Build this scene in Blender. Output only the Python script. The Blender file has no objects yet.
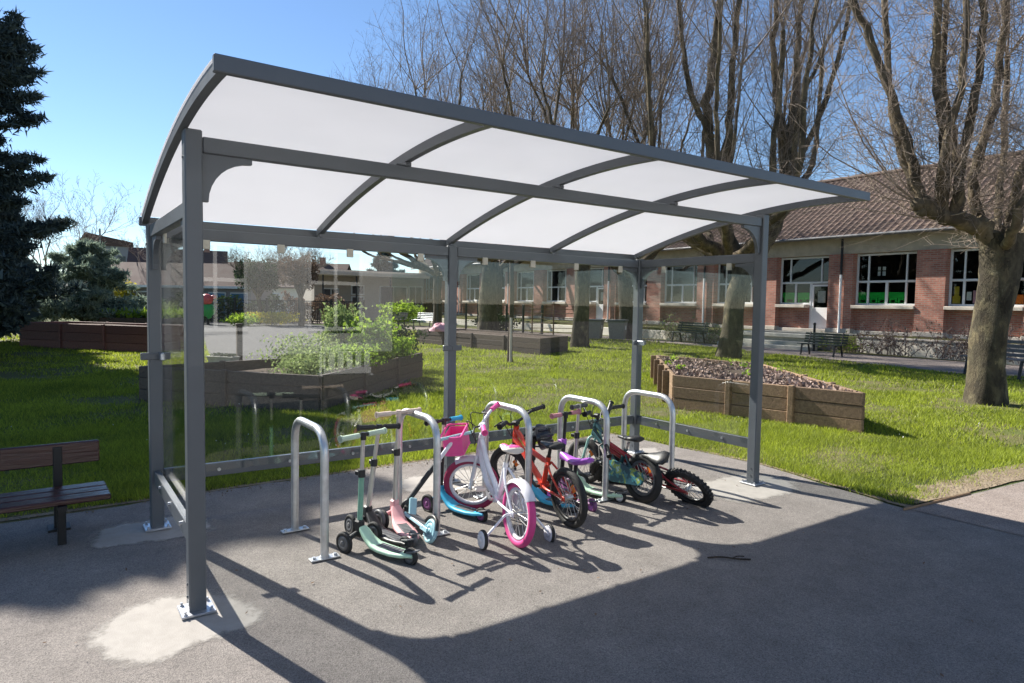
import bpy, math, random
import numpy as np
from mathutils import Matrix, Vector, Euler
PI = math.pi
rnd = random.Random(7)
rng = np.random.default_rng(7)
SC = bpy.context.scene
COL = SC.collection
R = math.radians

# ------------------------------------------------------------------ materials
def new_mat(name):
    m = bpy.data.materials.new(name); m.use_nodes = True
    nt = m.node_tree; nt.nodes.clear()
    out = nt.nodes.new('ShaderNodeOutputMaterial')
    return m, nt, out
def N(nt, t, **kw):
    n = nt.nodes.new(t)
    for k, v in kw.items():
        if k.startswith('_'): setattr(n, k[1:], v)
        else: n.inputs[k.replace('__', ' ')].default_value = v
    return n
def L(nt, a, ao, b, bi): nt.links.new(a.outputs[ao], b.inputs[bi])
def ramp(nt, stops):
    r = nt.nodes.new('ShaderNodeValToRGB'); e = r.color_ramp.elements
    while len(e) < len(stops): e.new(0.5)
    for i, (p, c) in enumerate(stops):
        e[i].position = p; e[i].color = (c[0], c[1], c[2], 1)
    return r
def c4(c): return (c[0], c[1], c[2], 1)
def sc(c, k): return tuple(min(1, x*k) for x in c)
def pm(name, col, rough=.5, metal=0., var=.18, scale=12., bump=0., bscale=60., spec=.5, coat=0., stretch=None):
    """plain surface with uneven tone, gloss and fine relief"""
    m, nt, out = new_mat(name)
    b = nt.nodes.new('ShaderNodeBsdfPrincipled')
    b.inputs['Metallic'].default_value = metal
    b.inputs['Specular IOR Level'].default_value = spec
    b.inputs['Coat Weight'].default_value = coat
    tc = nt.nodes.new('ShaderNodeTexCoord')
    src = (tc, 'Object')
    if stretch:
        mp = nt.nodes.new('ShaderNodeMapping'); mp.inputs['Scale'].default_value = stretch
        L(nt, tc, 'Object', mp, 'Vector'); src = (mp, 'Vector')
    n = N(nt, 'ShaderNodeTexNoise', Scale=scale, Detail=6., Roughness=.62)
    L(nt, src[0], src[1], n, 'Vector')
    r = ramp(nt, [(.25, sc(col, 1-var)), (.75, sc(col, 1+var))])
    L(nt, n, 'Fac', r, 'Fac'); L(nt, r, 'Color', b, 'Base Color')
    rr = nt.nodes.new('ShaderNodeMapRange')
    rr.inputs['To Min'].default_value = max(.03, rough-.1); rr.inputs['To Max'].default_value = min(1, rough+.12)
    L(nt, n, 'Fac', rr, 'Value'); L(nt, rr, 'Result', b, 'Roughness')
    if bump:
        n2 = N(nt, 'ShaderNodeTexNoise', Scale=bscale, Detail=4.)
        L(nt, src[0], src[1], n2, 'Vector')
        bp = N(nt, 'ShaderNodeBump', Strength=bump, Distance=.01)
        L(nt, n2, 'Fac', bp, 'Height'); L(nt, bp, 'Normal', b, 'Normal')
    L(nt, b, 'BSDF', out, 'Surface')
    return m

def leaf_mat(name, c1, c2, trans=.45, nscale=1.5, rough=.6):
    m, nt, out = new_mat(name)
    g = nt.nodes.new('ShaderNodeNewGeometry')
    tc = nt.nodes.new('ShaderNodeTexCoord')
    n = N(nt, 'ShaderNodeTexNoise', Scale=nscale, Detail=3.)
    L(nt, tc, 'Object', n, 'Vector')
    mx = N(nt, 'ShaderNodeMath', _operation='ADD'); 
    m2 = N(nt, 'ShaderNodeMath', _operation='MULTIPLY'); m2.inputs[1].default_value = .55
    L(nt, g, 'Random Per Island', m2, 0); L(nt, m2, 'Value', mx, 0)
    m3 = N(nt, 'ShaderNodeMath', _operation='MULTIPLY'); m3.inputs[1].default_value = .6
    L(nt, n, 'Fac', m3, 0); L(nt, m3, 'Value', mx, 1)
    r = ramp(nt, [(.3, c1), (.82, c2)])
    L(nt, mx, 'Value', r, 'Fac')
    d = N(nt, 'ShaderNodeBsdfDiffuse'); t = N(nt, 'ShaderNodeBsdfTranslucent')
    gl = N(nt, 'ShaderNodeBsdfGlossy', Roughness=rough); gl.inputs['Color'].default_value = (.5, .5, .5, 1)
    L(nt, r, 'Color', d, 'Color'); L(nt, r, 'Color', t, 'Color')
    s = N(nt, 'ShaderNodeMixShader', Fac=trans); L(nt, d, 'BSDF', s, 1); L(nt, t, 'BSDF', s, 2)
    s2 = N(nt, 'ShaderNodeMixShader', Fac=.035); L(nt, s, 'Shader', s2, 1); L(nt, gl, 'BSDF', s2, 2)
    L(nt, s2, 'Shader', out, 'Surface')
    return m

def glass_mat(name, tint=(.93, .95, .94), base=.05, k=.95, rough=.01):
    m, nt, out = new_mat(name)
    lw = N(nt, 'ShaderNodeLayerWeight', Blend=.5)
    p5 = N(nt, 'ShaderNodeMath', _operation='POWER'); p5.inputs[1].default_value = 5.
    L(nt, lw, 'Facing', p5, 0)
    ma = N(nt, 'ShaderNodeMath', _operation='MULTIPLY_ADD'); ma.inputs[1].default_value = k; ma.inputs[2].default_value = base
    L(nt, p5, 'Value', ma, 0)
    t = N(nt, 'ShaderNodeBsdfTransparent'); t.inputs['Color'].default_value = c4(tint)
    g = N(nt, 'ShaderNodeBsdfGlossy', Roughness=rough)
    s = N(nt, 'ShaderNodeMixShader'); L(nt, ma, 'Value', s, 'Fac'); L(nt, t, 'BSDF', s, 1); L(nt, g, 'BSDF', s, 2)
    L(nt, s, 'Shader', out, 'Surface')
    return m

def opal_mat():
    m, nt, out = new_mat('opal_polycarbonate')
    d = N(nt, 'ShaderNodeBsdfDiffuse'); t = N(nt, 'ShaderNodeBsdfTranslucent')
    tc = nt.nodes.new('ShaderNodeTexCoord')
    n = N(nt, 'ShaderNodeTexNoise', Scale=3., Detail=3.); L(nt, tc, 'Object', n, 'Vector')
    r = ramp(nt, [(.3, (.75, .755, .775)), (.7, (.77, .775, .795))]); L(nt, n, 'Fac', r, 'Fac')
    L(nt, r, 'Color', t, 'Color'); d.inputs['Color'].default_value = (.8, .8, .8, 1)
    s = N(nt, 'ShaderNodeMixShader', Fac=.62); L(nt, d, 'BSDF', s, 1); L(nt, t, 'BSDF', s, 2)
    g = N(nt, 'ShaderNodeBsdfGlossy', Roughness=.25)
    s2 = N(nt, 'ShaderNodeMixShader', Fac=.04); L(nt, s, 'Shader', s2, 1); L(nt, g, 'BSDF', s2, 2)
    L(nt, s2, 'Shader', out, 'Surface')
    return m

def asphalt_mat(name, c1, c2, patch, grit=230., spec=.05, rough=.85):
    m, nt, out = new_mat(name)
    b = nt.nodes.new('ShaderNodeBsdfPrincipled')
    tc = nt.nodes.new('ShaderNodeTexCoord')
    big = N(nt, 'ShaderNodeTexNoise', Scale=.8, Detail=7., Roughness=.68, Distortion=.5); L(nt, tc, 'Object', big, 'Vector')
    mid = N(nt, 'ShaderNodeTexNoise', Scale=4.5, Detail=8., Roughness=.7); L(nt, tc, 'Object', mid, 'Vector')
    fine = N(nt, 'ShaderNodeTexVoronoi', Scale=grit); L(nt, tc, 'Object', fine, 'Vector')
    r1 = ramp(nt, [(.3, c1), (.7, c2)]); L(nt, mid, 'Fac', r1, 'Fac')
    r2 = ramp(nt, [(.34, (1, 1, 1)), (.68, patch)]); L(nt, big, 'Fac', r2, 'Fac')
    mul = N(nt, 'ShaderNodeMix', _data_type='RGBA', _blend_type='MULTIPLY'); mul.inputs[0].default_value = 1
    nt.links.new(r1.outputs[0], mul.inputs[6]); nt.links.new(r2.outputs[0], mul.inputs[7])
    r3 = ramp(nt, [(0., (.55, .55, .55)), (.5, (1.06, 1.05, 1.03)), (1., (1.5, 1.47, 1.42))]); L(nt, fine, 'Color', r3, 'Fac')
    mul2 = N(nt, 'ShaderNodeMix', _data_type='RGBA', _blend_type='MULTIPLY'); mul2.inputs[0].default_value = 1.
    nt.links.new(mul.outputs[2], mul2.inputs[6]); nt.links.new(r3.outputs[0], mul2.inputs[7])
    nt.links.new(mul2.outputs[2], b.inputs['Base Color'])
    b.inputs['Roughness'].default_value = rough; b.inputs['Specular IOR Level'].default_value = spec
    bp = N(nt, 'ShaderNodeBump', Strength=.7, Distance=.004); L(nt, fine, 'Distance', bp, 'Height')
    bp2 = N(nt, 'ShaderNodeBump', Strength=.3, Distance=.02); L(nt, mid, 'Fac', bp2, 'Height'); L(nt, bp, 'Normal', bp2, 'Normal')
    L(nt, bp2, 'Normal', b, 'Normal')
    L(nt, b, 'BSDF', out, 'Surface')
    return m

def soil_grass_mat(name, cols, scale=2.2):
    m, nt, out = new_mat(name)
    b = nt.nodes.new('ShaderNodeBsdfPrincipled'); b.inputs['Roughness'].default_value = .9; b.inputs['Specular IOR Level'].default_value = .1
    tc = nt.nodes.new('ShaderNodeTexCoord')
    n1 = N(nt, 'ShaderNodeTexNoise', Scale=scale, Detail=9., Roughness=.75); L(nt, tc, 'Object', n1, 'Vector')
    r = ramp(nt, [(.3, cols[0]), (.5, cols[1]), (.72, cols[2])]); L(nt, n1, 'Fac', r, 'Fac')
    L(nt, r, 'Color', b, 'Base Color')
    n2 = N(nt, 'ShaderNodeTexNoise', Scale=45., Detail=5.); L(nt, tc, 'Object', n2, 'Vector')
    bp = N(nt, 'ShaderNodeBump', Strength=.8, Distance=.03); L(nt, n2, 'Fac', bp, 'Height'); L(nt, bp, 'Normal', b, 'Normal')
    L(nt, b, 'BSDF', out, 'Surface')
    return m

def brick_mat():
    m, nt, out = new_mat('red_brick')
    b = nt.nodes.new('ShaderNodeBsdfPrincipled'); b.inputs['Roughness'].default_value = .85
    tc = nt.nodes.new('ShaderNodeTexCoord')
    sp = nt.nodes.new('ShaderNodeSeparateXYZ'); L(nt, tc, 'Object', sp, 'Vector')
    ad = N(nt, 'ShaderNodeMath', _operation='ADD'); L(nt, sp, 'X', ad, 0); L(nt, sp, 'Y', ad, 1)
    cb = nt.nodes.new('ShaderNodeCombineXYZ'); L(nt, ad, 'Value', cb, 'X'); L(nt, sp, 'Z', cb, 'Y')
    br = nt.nodes.new('ShaderNodeTexBrick')
    br.inputs['Color1'].default_value = (.36, .135, .095, 1); br.inputs['Color2'].default_value = (.50, .22, .16, 1)
    br.inputs['Mortar'].default_value = (.36, .28, .23, 1)
    br.inputs['Scale'].default_value = 1.; br.inputs['Mortar Size'].default_value = .012
    br.inputs['Brick Width'].default_value = .23; br.inputs['Row Height'].default_value = .075; br.inputs['Bias'].default_value = -.1
    L(nt, cb, 'Vector', br, 'Vector')
    n = N(nt, 'ShaderNodeTexNoise', Scale=1.7, Detail=6.); L(nt, tc, 'Object', n, 'Vector')
    r = ramp(nt, [(.3, (.72, .7, .7)), (.7, (1.2, 1.15, 1.1))]); L(nt, n, 'Fac', r, 'Fac')
    mul = N(nt, 'ShaderNodeMix', _data_type='RGBA', _blend_type='MULTIPLY'); mul.inputs[0].default_value = 1
    nt.links.new(br.outputs[0], mul.inputs[6]); nt.links.new(r.outputs[0], mul.inputs[7])
    nt.links.new(mul.outputs[2], b.inputs['Base Color'])
    bp = N(nt, 'ShaderNodeBump', Strength=.5, Distance=.008, _invert=True); L(nt, br, 'Fac', bp, 'Height'); L(nt, bp, 'Normal', b, 'Normal')
    L(nt, b, 'BSDF', out, 'Surface')
    return m

def bark_mat(name, stops, scale=5.):
    m, nt, out = new_mat(name)
    b = nt.nodes.new('ShaderNodeBsdfPrincipled'); b.inputs['Roughness'].default_value = .85; b.inputs['Specular IOR Level'].default_value = .2
    tc = nt.nodes.new('ShaderNodeTexCoord')
    mp = nt.nodes.new('ShaderNodeMapping'); mp.inputs['Scale'].default_value = (1, 1, .55); L(nt, tc, 'Object', mp, 'Vector')
    n = N(nt, 'ShaderNodeTexNoise', Scale=scale, Detail=8., Roughness=.68, Distortion=.6); L(nt, mp, 'Vector', n, 'Vector')
    r = ramp(nt, stops); L(nt, n, 'Fac', r, 'Fac')
    v = N(nt, 'ShaderNodeTexVoronoi', Scale=scale*2.2); wv = N(nt, 'ShaderNodeMix', _data_type='RGBA'); wv.inputs[0].default_value = .35
    nt.links.new(mp.outputs[0], wv.inputs[6]); nt.links.new(n.outputs['Color'], wv.inputs[7]); nt.links.new(wv.outputs[2], v.inputs['Vector'])
    rv = ramp(nt, [(.1, (.45, .45, .45)), (.5, (1, 1, 1)), (.9, (1.7, 1.6, 1.4))]); L(nt, v, 'Color', rv, 'Fac')
    mv = N(nt, 'ShaderNodeMix', _data_type='RGBA', _blend_type='MULTIPLY'); mv.inputs[0].default_value = .75
    nt.links.new(r.outputs[0], mv.inputs[6]); nt.links.new(rv.outputs[0], mv.inputs[7]); nt.links.new(mv.outputs[2], b.inputs['Base Color'])
    n2 = N(nt, 'ShaderNodeTexNoise', Scale=28., Detail=6., Roughness=.7); L(nt, mp, 'Vector', n2, 'Vector')
    bp = N(nt, 'ShaderNodeBump', Strength=.8, Distance=.03); L(nt, n2, 'Fac', bp, 'Height'); L(nt, bp, 'Normal', b, 'Normal')
    L(nt, b, 'BSDF', out, 'Surface')
    return m

def wood_mat(name, c1, c2, rough=.75, sx=(1.2, 14, 14)):
    m, nt, out = new_mat(name)
    b = nt.nodes.new('ShaderNodeBsdfPrincipled'); b.inputs['Roughness'].default_value = rough
    tc = nt.nodes.new('ShaderNodeTexCoord')
    mp = nt.nodes.new('ShaderNodeMapping'); mp.inputs['Scale'].default_value = sx; L(nt, tc, 'Object', mp, 'Vector')
    n = N(nt, 'ShaderNodeTexNoise', Scale=2.2, Detail=9., Roughness=.7, Distortion=.8); L(nt, mp, 'Vector', n, 'Vector')
    g = nt.nodes.new('ShaderNodeNewGeometry')
    r = ramp(nt, [(.28, c1), (.7, c2)]); L(nt, n, 'Fac', r, 'Fac')
    r2 = ramp(nt, [(0., (.78, .78, .8)), (1., (1.2, 1.18, 1.12))]); L(nt, g, 'Random Per Island', r2, 'Fac')
    mul = N(nt, 'ShaderNodeMix', _data_type='RGBA', _blend_type='MULTIPLY'); mul.inputs[0].default_value = 1
    nt.links.new(r.outputs[0], mul.inputs[6]); nt.links.new(r2.outputs[0], mul.inputs[7])
    nt.links.new(mul.outputs[2], b.inputs['Base Color'])
    bp = N(nt, 'ShaderNodeBump', Strength=.5, Distance=.01); L(nt, n, 'Fac', bp, 'Height'); L(nt, bp, 'Normal', b, 'Normal')
    L(nt, b, 'BSDF', out, 'Surface')
    return m

def tile_mat():
    m, nt, out = new_mat('clay_tiles')
    b = nt.nodes.new('ShaderNodeBsdfPrincipled'); b.inputs['Roughness'].default_value = .8
    tc = nt.nodes.new('ShaderNodeTexCoord')
    vo = N(nt, 'ShaderNodeTexVoronoi', Scale=3.6); L(nt, tc, 'Object', vo, 'Vector')
    n = N(nt, 'ShaderNodeTexNoise', Scale=.8, Detail=7., Roughness=.7); L(nt, tc, 'Object', n, 'Vector')
    r = ramp(nt, [(.3, (.08, .053, .042)), (.55, (.14, .096, .075)), (.8, (.21, .155, .122))]); L(nt, n, 'Fac', r, 'Fac')
    r2 = ramp(nt, [(0., (.7, .7, .7)), (1., (1.25, 1.2, 1.15))]); L(nt, vo, 'Color', r2, 'Fac')
    mul = N(nt, 'ShaderNodeMix', _data_type='RGBA', _blend_type='MULTIPLY'); mul.inputs[0].default_value = 1
    nt.links.new(r.outputs[0], mul.inputs[6]); nt.links.new(r2.outputs[0], mul.inputs[7])
    nt.links.new(mul.outputs[2], b.inputs['Base Color'])
    L(nt, b, 'BSDF', out, 'Surface')
    return m

M = {}
M['steel'] = pm('basalt_grey_steel', (.085, .096, .108), .42, .0, .07, 6., .06, 300., coat=.15)
M['galv'] = pm('galvanised_steel', (.58, .59, .6), .38, .85, .16, 22., .05, 120.)
M['bolt'] = pm('zinc_bolt', (.5, .52, .56), .35, .9, .1)
M['opal'] = opal_mat()
M['glass'] = glass_mat('clear_safety_glass', tint=(.96, .97, .965), base=.038, k=.55)
M['winglass'] = glass_mat('window_glass', (.80, .83, .82), .03, .25, .02)
M['tab'] = pm('clear_clip', (.45, .43, .36), .4)
M['asphalt'] = asphalt_mat('old_asphalt', (.186, .172, .161), (.25, .231, .216), (.86, .85, .86))
M['path'] = asphalt_mat('beige_asphalt', (.22, .185, .165), (.30, .26, .235), (.85, .85, .85), 180.)
M['court'] = asphalt_mat('court_asphalt', (.10, .098, .098), (.145, .143, .143), (.9, .9, .9), 120.)
M['conc'] = pm('pale_concrete', (.42, .39, .35), .85, 0, .2, 7., .25, 90.)
M['lawnsoil'] = soil_grass_mat('lawn_soil', [(.19, .15, .095), (.12, .12, .045), (.10, .14, .03)])
M['farground'] = soil_grass_mat('far_ground', [(.1, .09, .06), (.08, .1, .035), (.07, .1, .03)], .4)
M['verge'] = soil_grass_mat('dry_verge', [(.16, .12, .08), (.24, .19, .13), (.3, .25, .18)], 6.)
M['grass'] = leaf_mat('grass_blades', (.10, .135, .02), (.41, .485, .045), .5, .9)
M['lime'] = leaf_mat('bright_leaves', (.11, .20, .015), (.38, .52, .06), .5, 2.)
M['greyleaf'] = leaf_mat('grey_green_leaves', (.14, .20, .06), (.38, .46, .18), .4, 2.)
M['darkleaf'] = leaf_mat('dark_leaves', (.012, .028, .01), (.05, .085, .025), .2, 2.)
M['conifer'] = leaf_mat('conifer_needles', (.022, .036, .038), (.11, .15, .145), .25, .8)
M['bluecon'] = leaf_mat('blue_green_needles', (.10, .15, .12), (.34, .41, .31), .35, 1.2)
M['yellow'] = leaf_mat('yellow_flowers', (.4, .33, .02), (.65, .58, .06), .35, 2.)
M['white_fl'] = leaf_mat('white_petals', (.6, .6, .55), (.8, .8, .75), .3, 2.)
M['dryleaf'] = leaf_mat('dry_vine', (.10, .06, .04), (.28, .19, .13), .2, 1.5)
M['mulch'] = leaf_mat('bark_mulch', (.08, .055, .045), (.46, .34, .28), .05, 3.)
M['soil'] = soil_grass_mat('bed_soil', [(.04, .03, .024), (.09, .07, .055), (.15, .115, .095)], 9.)
M['bark'] = bark_mat('plane_bark', [(.3, (.024, .021, .016)), (.46, (.06, .05, .034)), (.6, (.10, .087, .055)), (.76, (.28, .25, .16))])
M['darkbark'] = bark_mat('dark_bark', [(.3, (.025, .02, .017)), (.6, (.07, .055, .043)), (.8, (.14, .11, .09))])
M['limb'] = bark_mat('limb_bark', [(.3, (.05, .04, .03)), (.55, (.13, .105, .07)), (.75, (.25, .21, .14))], 4.)
M['twig'] = pm('twig_bark', (.23, .18, .14), .8, 0, .3, 3.)
M['paletwig'] = pm('pale_twig_bark', (.24, .18, .15), .8, 0, .3, 3.)
M['brick'] = brick_mat()
M['tiles'] = tile_mat()
M['band'] = pm('grey_beige_render', (.46, .40, .31), .9, 0, .22, 3., .2, 30.)
M['cream'] = pm('cream_stone', (.56, .50, .42), .8, 0, .15, 5., .15, 40.)
M['white'] = pm('white_paint', (.78, .78, .77), .45, 0, .05)
M['winframe'] = pm('window_white', (.66, .68, .68), .4, 0, .06)
M['dark'] = pm('dark_interior', (.02, .02, .022), .8)
M['dim'] = pm('dim_room', (.022, .021, .02), .9)
M['green'] = pm('green_paper', (.01, .55, .06), .7, 0, .15)
M['paper'] = pm('white_paper', (.75, .75, .72), .7)
M['yellowp'] = pm('yellow_paper', (.7, .5, .04), .7)
M['bluep'] = pm('blue_paper', (.1, .45, .65), .7)
M['pinkp'] = pm('pink_paper', (.6, .3, .35), .7)
M['orangep'] = pm('orange_paper', (.75, .22, .03), .7)
M['blackmetal'] = pm('black_metal', (.015, .016, .018), .5, .3)
M['greenmetal'] = pm('dark_green_metal', (.018, .03, .024), .5, .2)
M['bin'] = pm('grey_green_plastic', (.20, .20, .17), .6)
M['plank'] = wood_mat('rough_timber', (.12, .072, .042), (.32, .21, .125), .8)
M['darkplank'] = wood_mat('dark_timber', (.05, .037, .027), (.13, .10, .075), .8)
M['redplank'] = wood_mat('red_brown_timber', (.10, .036, .028), (.22, .09, .07), .6)
M['benchwood'] = wood_mat('varnished_bench_wood', (.036, .014, .013), (.066, .027, .025), .2)
M['tyre'] = pm('tyre_rubber', (.022, .021, .02), .75, 0, .25, 30., .3, 160.)
M['blackp'] = pm('black_plastic', (.018, .018, .019), .45)
M['greyp'] = pm('grey_plastic', (.12, .12, .125), .5)
M['chrome'] = pm('chrome', (.75, .75, .76), .16, 1., .04)
M['silver'] = pm('brushed_aluminium', (.62, .6, .57), .35, .8, .08)
M['mint'] = pm('mint_plastic', (.46, .68, .50), .42, 0, .08)
M['mintstem'] = pm('mint_metal', (.20, .40, .29), .4, 0, .06)
M['palegrip'] = pm('pale_mint_rubber', (.50, .60, .47), .7)
M['pinkpl'] = pm('soft_pink_plastic', (.72, .36, .37), .42, 0, .08)
M['beigegrip'] = pm('beige_rubber', (.62, .50, .42), .7)
M['skyblue'] = pm('sky_blue_plastic', (.05, .42, .66), .35, 0, .06)
M['iceblue'] = pm('ice_blue_plastic', (.34, .56, .62), .35, 0, .08)
M['purple'] = pm('purple_plastic', (.38, .11, .52), .35, 0, .08)
M['darkpurple'] = pm('dark_purple_plastic', (.20, .06, .18), .45)
M['pinkgrip'] = pm('dusty_pink_rubber', (.52, .22, .25), .7)
M['pinktyre'] = pm('magenta_rubber', (.62, .055, .23), .6, 0, .12, 20., .15, 140.)
M['deeppink'] = pm('deep_red_rubber', (.30, .02, .075), .6, 0, .12, 20., .15, 140.)
M['hotpink'] = pm('pink_basket_plastic', (.80, .09, .32), .4, 0, .08)
M['whitepaint'] = pm('pearl_white_paint', (.76, .75, .8), .25, 0, .04, coat=.4)
M['rim'] = pm('white_rim', (.68, .66, .7), .35, 0, .06)
M['creamseat'] = pm('cream_vinyl', (.72, .64, .56), .5, 0, .06)
M['red'] = pm('orange_red_paint', (.62, .045, .02), .28, 0, .06, coat=.4)
M['darkred'] = pm('dark_red_paint', (.30, .018, .022), .3, 0, .1, coat=.4)
M['teal'] = pm('pale_teal_paint', (.30, .52, .47), .35)
M['camo'] = None; M['darkteal'] = pm('dark_teal_paint', (.03, .09, .10), .35)
M['orange'] = pm('orange_reflector', (.8, .2, .02), .3)
M['helmet'] = pm('black_helmet_shell', (.012, .014, .02), .3, coat=.3)
M['roofbrown'] = pm('brown_roof', (.10, .058, .047), .85, 0, .2, 2.)
M['pantile'] = pm('plain_grey_cladding', (.28, .26, .27), .8)
M['render'] = pm('pale_render', (.78, .72, .61), .9, 0, .1)
M['wingwall'] = pm('beige_wing_render', (.42, .37, .31), .9, 0, .14)
M['bluedoor'] = pm('faded_blue_door', (.05, .16, .27), .6)
M['annexwall'] = pm('pale_grey_render', (.60, .60, .59), .9, 0, .08)
M['glasshint'] = pm('dark_pane', (.03, .035, .04), .1)
M['fencewood'] = wood_mat('grey_fence_timber', (.12, .11, .115), (.25, .23, .24), .9, (14, 14, 1.2))
M['redtoy'] = pm('red_toy_plastic', (.65, .10, .10), .4); M['greentoy'] = pm('green_toy_plastic', (.03, .35, .08), .4)
M['stone'] = pm('pale_trough_stone', (.40, .39, .33), .85, 0, .2, 9., .2, 50.)
def camo_mat():
    m, nt, out = new_mat('camouflage_plastic')
    b = nt.nodes.new('ShaderNodeBsdfPrincipled'); b.inputs['Roughness'].default_value = .35
    tc = nt.nodes.new('ShaderNodeTexCoord')
    n = N(nt, 'ShaderNodeTexNoise', Scale=18., Detail=2.); L(nt, tc, 'Object', n, 'Vector')
    r = ramp(nt, [(.35, (.02, .07, .10)), (.48, (.05, .18, .22)), (.56, (.25, .34, .08)), (.66, (.35, .5, .5))]); r.color_ramp.interpolation = 'CONSTANT'
    L(nt, n, 'Fac', r, 'Fac'); L(nt, r, 'Color', b, 'Base Color'); L(nt, b, 'BSDF', out, 'Surface')
    return m
M['camo'] = camo_mat()

# ------------------------------------------------------------------ mesh builder
def _cham():
    V = []; idx = {}
    for s in [(a, b, c) for a in (-1, 1) for b in (-1, 1) for c in (-1, 1)]:
        for i in range(3): idx[(s, i)] = len(V); V.append((s, i))
    F = []
    sg = (-1, 1)
    for i in range(3):
        j, k = (i+1) % 3, (i+2) % 3
        for si in sg:
            cs = []
            for sj, sk in ((-1, -1), (1, -1), (1, 1), (-1, 1)):
                s = [0]*3; s[i] = si; s[j] = sj; s[k] = sk; cs.append(idx[(tuple(s), i)])
            F.append(cs if si > 0 else cs[::-1])
        for si in sg:                       # edges along axis k, between faces i and j
            for sj in sg:
                a = [0]*3; a[i] = si; a[j] = sj; a[k] = -1; b = list(a); b[k] = 1
                a, b = tuple(a), tuple(b)
                f = [idx[(a, i)], idx[(a, j)], idx[(b, j)], idx[(b, i)]]
                F.append(f if si*sj > 0 else f[::-1])
    for s in set(v[0] for v in V):
        f = [idx[(s, 0)], idx[(s, 1)], idx[(s, 2)]]
        F.append(f if s[0]*s[1]*s[2] > 0 else f[::-1])
    return V, F
CHV, CHF = _cham()

def unit(v): v = np.asarray(v, float); return v/(np.linalg.norm(v)+1e-12)

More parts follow.
